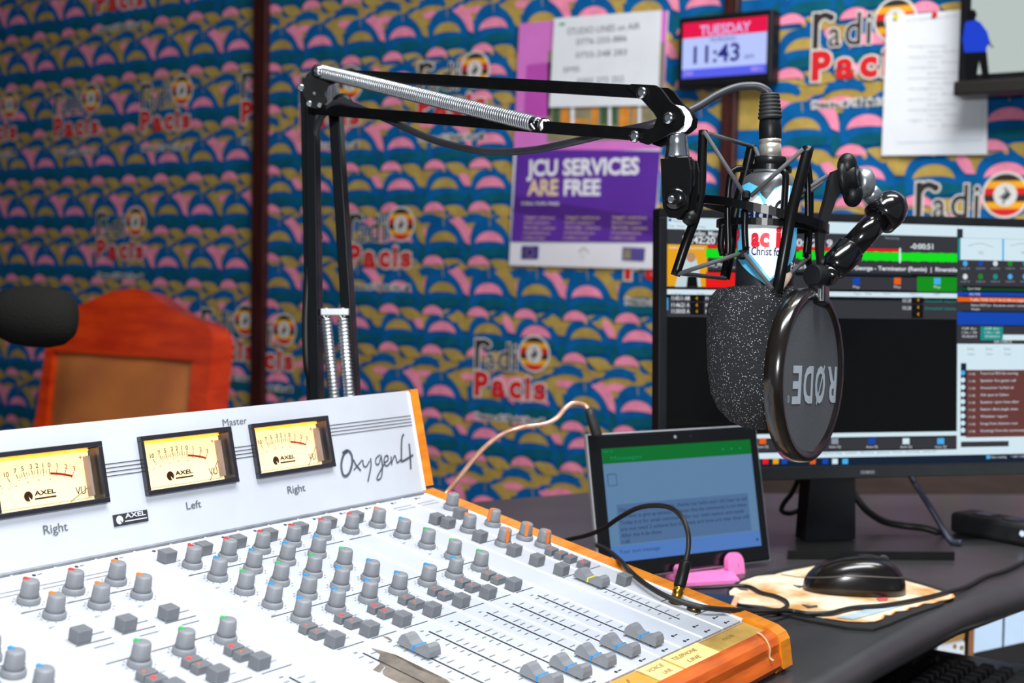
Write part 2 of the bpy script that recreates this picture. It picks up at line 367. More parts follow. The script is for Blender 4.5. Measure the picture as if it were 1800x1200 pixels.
wq(mb, [(930, 115), (975, 110), (972, 205), (925, 208)], pz+.001, magd)
wq(mb, [(968, 90), (1172, 75), (1168, 245), (966, 250)], pz+.001, khaki)
for x0, x1, y0, y1 in ((992, 1004, 190, 225), (1004, 1040, 210, 217), (1045, 1056, 188, 222), (1095, 1112, 185, 225), (1118, 1122, 190, 230), (990, 1052, 185, 191)): wq(mb, [(x0, y0), (x1, y0), (x1-2, y1), (x0-2, y1)], pz+.0015, orange)
for x0, x1 in ((976, 988), (1060, 1072), (1080, 1090)): wq(mb, [(x0, 110), (x1, 110), (x1, 220), (x0, 220)], pz+.0015, green_d)
for x0, x1 in ((1008, 1014), (1074, 1079), (1126, 1131)): wq(mb, [(x0, 185), (x1, 185), (x1, 230), (x0, 230)], pz+.0017, offw)
wq(mb, [(913, 262), (1166, 266), (1154, 426), (903, 425)], pz+.002, purple)
pd = M('poster_deep_violet', '#4a1f7e', .55, noise=.05, scale=12)
wq(mb, [(912, 345), (1160, 385), (1157, 415), (905, 372)], pz+.0022, pd)
def wtext(mb, t, p0, p1, hpx, z, mat, bold=.0):
    a = wp(*p0); b = wp(*p1); c_ = wp(p0[0], p0[1]-hpx); W_ = math.hypot(b[0]-a[0], b[1]-a[1])
    mb.text(WF, t, a[0], a[1], c_[1]-a[1], z, mat, width=W_, bold=bold, rot=math.atan2(b[1]-a[1], b[0]-a[0]))
wtext(mb, 'JCU SERVICES', (931, 309), (1128, 306), 26, pz+.003, offw, .035)
wtext(mb, 'ARE', (932, 343), (986, 343), 26, pz+.003, cream_t, .035); wtext(mb, 'FREE', (996, 343), (1060, 343), 26, pz+.003, offw, .035)
wtext(mb, 'CALL FOR FREE', (922, 360), (988, 361), 5, pz+.003, offw, .01)
for x0, w0 in ((928, 55), (1000, 62), (1082, 62)):
    for i in range(5): wtext(mb, ('legal advice', 'land matters', 'family cases', 'mediation', 'referrals')[i], (x0-i, 384+9*i), (x0-i+w0*(.95, .8, 1, .85, .7)[i], 385+9*i), 4.5, pz+.003, cream_t)
wq(mb, [(922, 432), (952, 432), (951, 455), (921, 455)], pz+.002, eublue)
for i in range(12): a = 2*math.pi*i/12; c_ = wp(936.5, 443.5); mb.disc(WF, c_[0]+.012*math.cos(a), c_[1]+.011*math.sin(a), .0016, pz+.003, yel, 6)
wq(mb, [(1099, 434), (1139, 436), (1137, 459), (1098, 457)], pz+.002, M('logo_violet', '#574a94', .6, noise=.1, scale=30)); wq(mb, [(1102, 438), (1114, 438), (1113, 455), (1101, 454)], pz+.003, khaki)
mb.ribbon(WF, [wp(1022, 444), wp(1030, 436), wp(1040, 444)], .002, pz+.002, khaki); mb.disc(WF, *wp(1031, 447), .006, pz+.002, offw, 12)
single(mb, 'poster', 'purple and pink wall poster headed in white capitals, with a white footer strip', 'poster')
def sheet(name, corners, label, z=.012, th=.0012, lift=0):
    mb = MB(); mb.prism(WF, [wp(*p) for p in corners], z, z+th, paper); return mb, z+th+.0006
mb, z = sheet('p', [(981, 34), (1169, 20), (1163, 186), (972, 190)], '', .0155)
for t, a, b, hp in (('STUDIO LINES on AIR', (1004, 63), (1131, 53), 11), ('0776-255-886', (1020, 81), (1108, 74), 10), ('0755-348 283', (1019, 104), (1108, 98), 10), ('SMS:', (997, 129), (1027, 127), 9), ('0393 273 252', (1021, 150), (1103, 145), 10)): wtext(mb, t, a, b, hp, z, ink)
wq(mb, [(990, 43), (1000, 42), (1000, 46), (990, 47)], z, M('green_tack', '#22a060', .5))
single(mb, 'paper_notice', 'white landscape sheet of phone numbers pinned over the top of the purple poster', 'notice')
mb, z = sheet('p', [(1562, 31), (1740, 14), (1738, 272), (1553, 274)], '', .0105)
for i in range(8): wtext(mb, ('Monday to Sunday', 'news bulletin', 'morning show', 'announcements', 'talk programme', 'sports hour', 'evening prayers', 'night music')[i], (1600, 85+18.5*i), (1668-(i % 3)*8, 84+18.5*i), 4, z, M('faint_print', '#b9bdc4', .7)); wtext(mb, ('team leader', 'on duty', 'presenter')[i % 3], (1634, 94+18.5*i), (1688, 93+18.5*i), 4, z, M('faint_print'))
wtext(mb, 'DUTY ROSTER FOR STUDIO', (1597, 40), (1690, 31), 4, z, M('faint_print'))
mb.ribbon(WF, [wp(1580, 252), wp(1728, 247), wp(1731, 185)], .0015, z, M('pale_blue_line', '#b8c6d8', .7), smooth=False)
mb.disc(WF, *wp(1579, 32), .006, z+.003, M('yellow_tack', '#d8d020', .5), 10); mb.disc(WF, *wp(1647, 28), .006, z+.003, red, 10)
single(mb, 'paper_roster', 'white portrait sheet of faint typed rows pinned below the television corner', 'notice')
# digital clock display
t = thing('digital_clock', 'small black framed screen showing day and time on the back wall', 'clock', WF.pt(-1.385, .42, .02))
a = wp(1193, 25); b = wp(1356, 143); CF = Frame(WF.pt(0, 0, .05), WF.x, WF.y)
def ch(px, py): return CF.hit(px, py)
def hitbox(fr, p0, p1):
    a, b = fr.hit(*p0), fr.hit(*p1); return min(a[0], b[0]), min(a[1], b[1]), max(a[0], b[0]), max(a[1], b[1])
x0, y0, x1, y1 = hitbox(CF, (1193, 22), (1356, 146)); y1 = CF.hit(1356, 15)[1]
MB().bbox(CF, x0, y0, x1, y1, -.041, 0, blackp, .006).build('casing', t)
cw = M('screen_pale_blue', '#b9c8ff', emit=1.0); cr = M('screen_crimson', '#e8134a', emit=1.0); cb = M('screen_blue', '#5a63f0', emit=1.0); cn = M('screen_navy', '#2a2f8c', emit=.8); cp = M('screen_pink_white', '#e0b8f4', emit=1.0)
mb = MB(); bx = (x1-x0)*.055; sx0, sx1, sy0, sy1 = x0+bx, x1-bx, y0+.022, y1-.014; H_ = sy1-sy0; W_ = sx1-sx0
mb.rect(CF, sx0, sy0, sx1, sy1, .001, cw); mb.rect(CF, sx0, sy1-H_*.28, sx1, sy1, .0014, cr); mb.rect(CF, sx0, sy0, sx1, sy0+H_*.16, .0014, cb)
mb.text(CF, 'TUESDAY', sx0+W_*.21, sy1-H_*.25, H_*.17, .002, cp, width=W_*.6, bold=.02); mb.text(CF, 'MORNING', sx0+W_*.34, sy1-H_*.38, H_*.07, .002, cn, width=W_*.3)
mb.text(CF, '11:43', sx0+W_*.14, sy0+H_*.26, H_*.30, .002, cn, width=W_*.55, bold=.02); mb.text(CF, 'AM', sx0+W_*.74, sy0+H_*.27, H_*.08, .002, cn, width=W_*.11)
mb.text(CF, '27 MAY', sx0+W_*.02, sy0+H_*.05, H_*.07, .002, cp, width=W_*.12); mb.text(CF, 'WEEK 21', sx0+W_*.82, sy0+H_*.05, H_*.07, .002, cp, width=W_*.14)
mb.build('display', t)
MB().bbox(CF, (x0+x1)/2-.05, y0+.02, (x0+x1)/2+.05, y1-.02, -.044, -.0405, blackp).build('wall_bracket', t)
# television
t = thing('television', 'black framed flat television showing a man in a blue shirt', 'television', WF.pt(-.5, .40, .05))
TF = Frame(WF.pt(0, 0, .1), WF.x, WF.y); x0, y0 = TF.hit(1682, 164); x1, y1 = x0+.96, y0+.56
MB().bbox(TF, x0, y0, x1, y1, -.05, 0, blackg, .004).build('casing', t)
MB().bbox(TF, x0-.004, y0-.006, x1+.004, y0+.022, -.04, .012, M('black_bezel', '#1f1a18', .35), .004).build('lower_bezel', t)
MB().bbox(TF, x0+.3, y0+.15, x1-.3, y1-.15, -.0935, -.05, blackm, .003).build('wall_bracket', t)
mb = MB(); sx0, sy0, sx1, sy1 = x0+.022, y0+.034, x1-.022, y1-.022
g1 = M('screen_floor_grey', '#c0ccc8', emit=.9); g2 = M('screen_floor_green', '#8fc0ae', emit=.9); g3 = M('screen_wall_grey', '#d6d4d4', emit=.9)
mb.rect(TF, sx0, sy0, sx1, sy1, .0008, g1); mb.poly(TF, [(sx0, sy0+.2), (sx1, sy0+.36), (sx1, sy1), (sx0, sy1)], .0012, g3); mb.poly(TF, [(sx0+.14, sy0), (sx0+.5, sy0), (sx1, sy0+.3), (sx1, sy0+.34)], .0012, g2)
tv = M('screen_man_blue', '#1c44d8', emit=.9); tk = M('screen_man_black', '#0d1216', emit=.6); th_ = M('screen_man_skin', '#5a4438', emit=.7)
def tp(pts, mat, z): mb.poly(TF, [TF.hit(*p) for p in pts], z, mat)
tp([(1697, 40), (1712, 33), (1724, 40), (1736, 56), (1742, 78), (1735, 82), (1734, 92), (1696, 94), (1692, 70)], tv, .002); tp([(1696, 93), (1735, 91), (1741, 150), (1730, 152), (1722, 108), (1715, 150), (1699, 152)], tk, .0022)
tp([(1699, 28), (1702, 18), (1714, 17), (1718, 26), (1714, 36), (1704, 37)], tk, .0022); tp([(1736, 62), (1743, 78), (1748, 84), (1743, 84)], th_, .0024)
mb.build('screen', t)
# ------------------------------------------------------------------ desk
dtop = M('dark_grey_laminate', '#3a393b', .3, noise=.12, scale=14)
DF = Frame((0, 0, DESK), (1, 0, 0), (0, 1, 0))
outline = [(-.475, -.6), (-.452, .0), (-.447, .8), (-.447, 1.27), (-.435, 1.50), (-.408, 1.66), (-.36, 1.82), (-.27, 2.0), (-.1, 2.2), (.25, 2.38), (.25, 2.5), (-.42, 2.5), (-.60, 2.36), (-.804, 2.18), (-1.0, 2.03), (-1.16, 1.895), (-1.242, 1.709), (-1.32, 1.5), (-1.42, 1.1), (-1.44, -.6)]
t = thing('studio_desk', 'dark grey laminate desk with a rounded edge running under everything', 'desk', (-.9, 1.0, 0))
mb = MB(); n = len(outline)
cx = sum(p[0] for p in outline)/n; cy = sum(p[1] for p in outline)/n
rings = [(.024, -.034), (.010, -.034), (.002, -.026), (0, -.017), (.002, -.008), (.010, -.001), (.018, 0)]
def inset(d):
    out = []
    for i in range(n):
        p0, p, p1 = V(outline[i-1]), V(outline[i]), V(outline[(i+1) % n]); e0 = (p-p0).normalized(); e1 = (p1-p).normalized()
        nn = (V((-e0.y, e0.x))+V((-e1.y, e1.x))).normalized(); out.append(p+nn*d)
    return out
vs = []
for d, z in rings: vs += [DF.pt(p.x, p.y, z) for p in inset(d)]
fs = [(i*n+k, i*n+(k+1) % n, (i+1)*n+(k+1) % n, (i+1)*n+k) for i in range(len(rings)-1) for k in range(n)]
mb.add(vs, fs, dtop, True); mb.add([DF.pt(p.x, p.y, 0) for p in inset(.018)], [tuple(range(n))], dtop); mb.add([DF.pt(p.x, p.y, -.034) for p in inset(.024)], [tuple(range(n))[::-1]], dtop)
mb.build('desk_top', t)
for x, y in ((-.62, -.45), (-1.3, -.45), (-1.25, 1.35), (-.98, 1.95), (.12, 2.44)): MB().bbox(WORLD, x-.025, y-.025, x+.025, y+.025, 0, DESK-.034, blackm, .003).build('leg', t)
# ------------------------------------------------------------------ mixing console
TILT = .2017; HM = .41
n_ = V((math.sin(TILT), 0, math.cos(TILT))); Sv = V((-math.cos(TILT), 0, math.sin(TILT)))
MF = Frame(CAM-n_*HM, (0, 1, 0), Sv)            # x along the console, y up its slope, z off the panel
MXR, MXB, MXF = 1.130, .829, .454
con = thing('mixing_console', 'white radio mixing console with grey knobs, lit meters and orange wood cheek', 'mixing console', (MF.pt(.6, .6, 0).x, .6, DESK))
X0 = .16
def strip(x0, x1):
    mb = MB().bbox(MF, x0+.0011, MXF, x1-.0011, MXB-.004, -.004, 0, M('panel_enamel', '#bec3cc', .4, noise=.02, scale=30), .0006)
    return mb
modules = [(.1635, .2025), (.2025, .2405), (.2405, .2795), (.2795, .3185), (.3185, .3575), (.3575, .3955), (.3955, .4345), (.4345, .4735), (.4735, .5115), (.5115, .555), (.555, .593), (.593, .632), (.632, .671), (.671, .7095), (.7095, .748), (.748, .7865), (.7865, .825), (.825, .8635), (.8635, .9015), (.9015, .940), (.940, .9785), (.9785, 1.0145), (1.0145, 1.0535), (1.0535, 1.0925), (1.0925, 1.130)]
tick = M('pale_grey_print', '#6a7076', .6)
slotm = M('black_slot', '#0e0e10', .5)
def hline(mb, x0, x1, y, mat=inkd, w_=.0008): mb.rect(MF, x0, y-w_/2, x1, y+w_/2, .0005, mat)
def fader_art(mb, xs, x0, x1, y0=.487, y1=.588, w_=.0014):
    mb.bbox(MF, xs-w_/2, y0, xs+w_/2, y1, .0001, .0005, slotm)
    for i, f in enumerate((.04, .14, .24, .31, .38, .45, .56, .68, .8, .93)):
        y = y1-(y1-y0)*f; hline(mb, xs+.004, xs+.0115, y, tick, .0007); hline(mb, xs-.0095, xs-.004, y, tick, .0007)
        if i in (2, 4, 5, 7): mb.text(MF, ('', '', '10', '', '5', '0', '', '10')[i], xs+.0118, y-.0009, .0021, .0005, tick)
KNOBS = []; BUTTONS = []; FADERS = []
CH7 = [.769, .808, .847, .885, .924, .962, 1.000]; LG = [.614, .653, .692]; LL = [.461, .499, .537]
for x0, x1 in modules:
    mb = strip(x0, x1); xc = (x0+x1)/2; c_ = xc
    for yy in (.459, .4705): mb.lathe(MF.pt(xc-.004, yy, 0), MF.z, [(.0016, 0), (.0014, .0006)], inkd, 8); mb.rect(MF, xc-.001, yy-.0006, xc+.004, yy+.0006, .0004, inkd)
    for yy in (.818,): mb.lathe(MF.pt(xc-.004, yy, 0), MF.z, [(.0016, 0), (.0014, .0006)], inkd, 8); mb.rect(MF, xc-.001, yy-.0005, xc+.003, yy+.0005, .0004, ink)
    ch_ = [c for c in CH7+LG+LL if abs(c-xc) < .012]
    right = xc > 1.055
    if ch_:
        c_ = ch_[0]
        hline(mb, x0+.0045, x1-.0045, .602, inkd, .0007)
        if c_ in CH7:
            mb.ribbon(MF, [(c_-.017, .799), (c_-.0, .799), (c_-.0, .792), (c_-.017, .792), (c_-.017, .799)], .0007, .0005, ink, smooth=False)
            hline(mb, x0+.004, x1-.004, .763); hline(mb, x0+.004, x1-.004, .670)
        else: hline(mb, x0+.004, x1-.004, .763); hline(mb, x0+.003, x1-.004, .668); mb.ribbon(MF, [(c_-.016, .799), (c_+.016, .799), (c_+.016, .793), (c_-.016, .793)], .0007, .0005, ink, smooth=False); hline(mb, x0+.003, x1-.006, .700); hline(mb, x0+.012, x1-.01, .692, tick)
        for yy in ((.778, .748, .717, .686, .655) if c_ in CH7 else (.778, .748, .656)):
            if c_ in (.924, .962) and yy in (.748, .717, .686): continue
            for q in range(11): a_ = math.radians(-60+30*q); mb.disc(MF, c_+.0107*math.cos(a_), yy+.0107*math.sin(a_), .00055, .0005, inkd, 6)
            mb.text(MF, 'gain', c_-.015, yy-.0150, .0021, .0005, tick); mb.text(MF, 'level', c_+.009, yy+.008, .0018, .0005, tick)
        for yy in (.636, .625, .609): hline(mb, c_-.004, c_+.009, yy+.004, tick, .0005)
        if c_ in LG: hline(mb, c_, c_+.014, .7105, ink)
        fader_art(mb, c_-.0035, x0, x1); mb.text(MF, 'line', c_-.010, .5905, .0018, .0005, inkd, bold=.02)
    if right:
        fader_art(mb, xc+.0, x0, x1, .487, .572, .0012) if xc < 1.09 else None
        for yy in (.698, .602): hline(mb, x0+.004, x1-.006, yy, ink)
        mb.ribbon(MF, [(xc-.016, .806), (xc+.012, .806), (xc+.012, .8), (xc-.016, .8), (xc-.016, .806)], .0006, .0005, ink, smooth=False)
        if xc > 1.09: hline(mb, x0+.004, x1-.008, .519, inkd); hline(mb, x0+.004, x1-.008, .484, inkd)
    if abs(xc-.7673) < .01:      # bare metal showing where the paint has worn away
        wm = M('worn_brown_metal', '#6f665c', .6, noise=.35, scale=60)
        for pts in ([(652, 1139), (700, 1152), (730, 1164), (770, 1186), (800, 1206), (700, 1206), (676, 1190), (672, 1180), (678, 1172), (664, 1162), (668, 1150)], [(668, 1182), (655, 1178), (668, 1166), (676, 1172)]):
            mb.poly(MF, [MF.hit(*p) for p in pts], .0004, wm)
    if abs(xc-.806) < .01:
        wm = M('worn_brown_metal')
        for pts in ([(690, 1150), (705, 1155), (740, 1172), (798, 1196), (795, 1199), (735, 1177)], [(672, 1118), (683, 1120), (690, 1126), (684, 1125)]): mb.poly(MF, [MF.hit(*p) for p in pts], .0004, wm)
    mb.build('channel_strip', con)
mb = MB().bbox(MF, X0, MXF-.0005, MXR, MXB, -.02, -.0042, white_gap)
[mb.bbox(MF, x0-.0010, MXF+.0002, x0+.0010, MXB-.0042, -.0042, .0005, white_gap, .0003) for x0, x1 in modules]  # whiter ridges paint in the bright highlights along the seams
mb.bbox(MF, X0, MXB-.0035, MXR+.003, MXB+.001, -.004, .0014, steel, .0005); mb.bbox(MF, MXR, MXF, MXR+.0028, MXB, -.01, .0008, white_gap, .0004)
mb.build('chassis', con)
# knobs
RED, BLUE, GRN, ORA = M('red_pointer', '#f2302e', .45), M('blue_pointer', '#1f8fe0', .45), M('green_pointer', '#2fae5c', .45), M('orange_pointer', '#ff7a1a', .45)
LOC = Frame((0, 0, 0), (1, 0, 0), (0, 1, 0))
kb = MB(); kb.lathe((0, 0, 0), (0, 0, 1), [(.0082, 0), (.0084, .0012), (.0082, .0036), (.0076, .0046), (.0069, .0048)], knobg, 36)
kb.lathe((0, 0, 0), (0, 0, 1), [(.0069, .0046), (.0066, .008), (.0061, .0156), (.0054, .0168), (.003, .0171)], knobg, 36, fins=1, find=.035)
kmesh = kb.mesh('knob')
def ptr(mat): return MB().bbox(LOC, -.0016, .0018, .0016, .0063, .0150, .0178, mat, .0005).mesh('pointer')
def ptr_long(mat):
    m_ = MB().bbox(LOC, -.0013, -.0004, .0013, .0060, .0160, .0177, mat, .0004)
    m_.add([(-.0013, .0055, .017), (.0013, .0055, .017), (.0013, .0071, .0055), (-.0013, .0071, .0055), (-.0013, .0064, .017), (.0013, .0064, .017), (.0013, .0076, .0055), (-.0013, .0076, .0055)], [(0, 1, 2, 3), (7, 6, 5, 4), (4, 5, 1, 0), (3, 2, 6, 7), (0, 3, 7, 4), (5, 6, 2, 1)], mat); return m_.mesh('pointer')
PM = {k: ptr(k) for k in (RED, BLUE, GRN, ORA)}; PL = ptr_long(ORA)
corg = V(con.location)
def put(name, mesh, x, y, ang=0, parent=con, z=0):
    o = D.objects.new(name, mesh); COL.objects.link(o); o.parent = parent
    m_ = MF.mat(x, y, z) @ Matrix.Rotation(ang, 4, 'Z'); m_.translation -= corg; o.matrix_local = m_; return o
def knob(x, y, mat, ang=.35, long=False):
    o = put('knob', kmesh, x, y, ang); p = D.objects.new('pointer', PL if long else PM[mat]); COL.objects.link(p); p.parent = o
    p['label'] = {RED: 'red', BLUE: 'blue', GRN: 'green', ORA: 'orange'}[mat]+' pointer mark'
J = lambda: random.uniform(-.22, .22)
for c in CH7:
    rows = [(.778, RED), (.748, BLUE), (.717, GRN), (.686, BLUE), (.655, BLUE)]
    if c in (.924, .962): rows = [(.778, RED), (.655, BLUE)]
    if c == 1.0: rows = [(.778, ORA), (.747, BLUE), (.717, GRN), (.686, GRN), (.655, GRN)]
    for y, m_ in rows: knob(c, y, m_, .35+J())
for i, c in enumerate(LG):
    knob(c, .778, (RED, RED, ORA)[i], .3+J()); knob(c, .748, ORA, .3+J()); knob(c, .656, GRN, .45+J()*.4)
for i, c in enumerate(LL):
    for y, m_ in ((.778, RED), (.748, BLUE), (.712, BLUE), (.686, BLUE), (.656, BLUE)): knob(c, y, m_, .35+J())
knob(1.118, .780, RED, .2); knob(1.077, .727, ORA, .3); knob(1.118, .727, ORA, 1.45, True); knob(1.078, .685, ORA, 2.6, True); knob(1.116, .686, ORA, 2.25, True); knob(1.116, .664, ORA, 2.65, True)
# buttons
bs = MB().bbox(LOC, -.0066, -.0042, .0066, .0042, 0, .0062, btng, .0009).mesh('button')
bl = MB().bbox(LOC, -.0062, -.0052, .0062, .0052, 0, .0098, btng, .0009).mesh('button')
dot = MB().lathe((-.003, 0, .0060), (0, 0, 1), [(.0021, 0), (.0018, .0009)], M('red_lamp', '#f04a4a', .4), 12).mesh('lamp')
doto = MB().lathe((-.003, 0, .0060), (0, 0, 1), [(.0019, 0), (.0016, .0008)], M('dull_red_lamp', '#a86a5c', .4), 12).mesh('lamp')
def button(x, y, big=False, lamp=None):
    o = put('button', bl if big else bs, x, y)
    if lamp: l = D.objects.new('lamp', dot if lamp == 2 else doto); COL.objects.link(l); l.parent = o
for c in CH7:
    if c < 1.0 or True: button(c-.0115, .796, True)
    lit = 2 if c == .847 else 1
    button(c-.012, .6365, False, 2 if c in (.847, .808) else lit); button(c-.0125, .6255, False, lit); button(c-.0125, .609, True)
for i, c in enumerate(LG):
    button(c-.010, .7065, True); button(c-.010, .637, False, 2 if i > 0 else 1); button(c-.0105, .627, False, 2 if i == 0 else 1); button(c-.0105, .611, True)
for c in LL:
    button(c-.0115, .637, False, 1); button(c-.0115, .627, False, 1); button(c-.0115, .610, True); button(c-.0115, .797, True)
for x, y, b_, l in ((1.064, .757, 1, 0), (1.0665, .7445, 1, 0), (1.104, .758, 1, 0), (1.065, .704, 1, 0), (1.065, .663, 1, 0), (1.064, .636, 1, 0), (1.065, .609, 1, 0), (1.104, .646, 0, 1), (1.104, .635, 0, 1), (1.104, .624, 0, 1), (1.104, .609, 0, 2), (1.102, .563, 1, 0)): button(x, y, bool(b_), l)
# fader caps
def cap_mesh(line):
    m_ = MB(); prof = [(-.0155, .002), (-.0152, .0065), (-.0135, .0098), (-.011, .0108), (-.0085, .0100), (-.005, .0072), (-.002, .0058), (.002, .0058), (.005, .0072), (.0085, .0100), (.011, .0108), (.0135, .0098), (.0152, .0065), (.0155, .002)]
    n2 = len(prof); wb, wt = .0074, .0060
    ww = lambda z: wb-(wb-wt)*(z-.002)/.009
    vs = [(-ww(z), y, z) for y, z in prof]+[(ww(z), y, z) for y, z in prof]
    fs = [(i, i+1, n2+i+1, n2+i) for i in range(n2-1)]+[tuple(range(n2))[::-1], tuple(range(n2, 2*n2)), (0, n2, 2*n2-1, n2-1)]
    m_.add(vs, fs, capg); m_.bbox(LOC, -.001, -.005, .001, .005, -.003, .003, slotm); return m_.mesh('fader_cap')
cmesh = cap_mesh(None)
def line_mesh(mat):
    m_ = MB(); z = .0061
    m_.bbox(LOC, -.0069, -.0007, .0069, .0007, .0056, z, mat); m_.bbox(LOC, .0064, -.0007, .0077, .0007, .002, z, mat); m_.bbox(LOC, -.0077, -.0007, -.0064, .0007, .002, z, mat); return m_.mesh('index_line')
LB, LY = line_mesh(BLUE), line_mesh(M('yellow_index', '#e8d820', .5))
def fader(x, y, lm, lab):
    o = put('fader_cap', cmesh, x, y); l = D.objects.new('index_line', lm); COL.objects.link(l); l.parent = o; l['label'] = lab
for x, y in ((.847, .483), (.8825, .480), (.919, .480), (.957, .480), (.9965, .4805), (.806, .568)): fader(x, y, LB, 'blue index line')
fader(1.074, .581, LY, 'yellow index line')
for x in (.461, .499, .537, .6105, .6495): fader(x-.0, .482, LB, 'blue index line')
for y in (.5105, .4915): MB().lathe(MF.pt(1.108, y, 0), MF.z, [(.0066, 0), (.0066, .0025), (.0052, .0042), (.0032, .0042), (.003, .0015)], M('dark_gold_ring', '#6b5a34', .3, 1), 20).build('headphone_socket', con)
# meter bridge
BT = math.radians(13.25); BP = MF.pt(0, MXB, 0); BF = Frame((BP.x, 0, BP.z), (0, 1, 0), (-math.sin(BT), 0, math.cos(BT)))
BR_, BH = 1.137, .108
VU = [(.3715, .4748), (.5000, .6033), (.6285, .7318), (.7714, .8746), (.8996, 1.0027)]; vy0, vy1 = .0412, .0913
mb = MB()
mb.bbox(BF, X0, 0, BR_, vy0+.003, -.012, 0, white_panel); mb.bbox(BF, X0, vy1-.003, BR_, BH, -.012, 0, white_panel)
xs = [X0]+[v for a, b in VU for v in (a+.003, b-.003)]+[BR_]
for i in range(0, len(xs), 2): mb.bbox(BF, xs[i], vy0+.003, xs[i+1], vy1-.003, -.012, 0, white_panel)
mb.bbox(BF, X0, -.012, BR_, BH-.002, -.034, -.0125, white_panel, .001)
mb.bbox(BF, BR_-.004, .002, BR_, BH-.002, .0, .0012, white_gap, .0004)
for i in range(4):
    y = .0815-.0033*i
    for a, b in ((1.0033, BR_-.004), (.875, .8996), (.732, .7714), (.6035, .6285)):
        yy = y if a > 1 else y-.0095
        mb.rect(BF, a, yy-.00035, b, yy+.00035, .0006, inkd)
mb.text(BF, 'Master', .8692, .0924, .0062, .0006, ink, width=.0295); mb.text(BF, 'Left', .813, .0247, .0062, .0006, ink, width=.0168, bold=.008); mb.text(BF, 'Right', .9362, .0231, .0066, .0006, ink, width=.0236, bold=.008); mb.text(BF, 'Right', .6682, .0245, .0068, .0006, ink, width=.0225, bold=.008)
mb.text(BF, 'Left', .555, .0247, .0062, .0006, ink, width=.0168)
zz = lambda p: BF.hit(400+p[0]*.25, 660+p[1]*.25)
for st, w_ in (([(842, 528), (812, 560), (797, 625), (806, 690), (828, 706), (855, 680), (873, 615), (868, 555), (840, 527), (805, 545)], .0021), ([(882, 590), (903, 632), (935, 668)], .0015), ([(942, 594), (910, 635), (884, 664)], .0011), ([(948, 592), (952, 630), (972, 640), (995, 600)], .0012), ([(1003, 580), (1005, 640), (984, 745)], .0014), ([(1068, 556), (1040, 585), (1042, 622), (1062, 618), (1076, 565)], .0012), ([(1076, 558), (1086, 640), (1078, 712), (1056, 732), (1050, 712), (1098, 622)], .0013), ([(1096, 612), (1124, 595), (1122, 562), (1102, 574), (1098, 615), (1118, 634), (1148, 602)], .0012), ([(1146, 568), (1152, 628)], .0014), ([(1153, 608), (1172, 562), (1184, 590), (1192, 612), (1216, 588)], .0012), ([(1236, 410), (1222, 450), (1220, 580), (1226, 602), (1302, 558)], .0017), ([(1274, 478), (1281, 560), (1286, 656)], .0019)): mb.ribbon(BF, [zz(p) for p in st], w_*1.3, .0007, M('slate_script', '#4c565e', .6, noise=.08, scale=60))
mb.build('meter_bridge', con)
mb = MB().bbox(BF, .7350, .0208, .7703, .0304, 0, .0012, inkd, .0004); sil = M('silver_print', '#c8ccd2', .4)
mb.disc(BF, .7405, .0256, .0036, .0016, sil, 18); mb.poly(BF, [(.7405, .0256), (.7425, .0215), (.7438, .0222)], .0020, inkd)
mb.text(BF, 'AXEL', .7462, .0262, .0036, .0016, sil, width=.0215, bold=.03); mb.rect(BF, .7455, .0232, .7685, .0242, .0016, sil)
p = mb.build('badge', con); p['label'] = 'small black and silver badge'
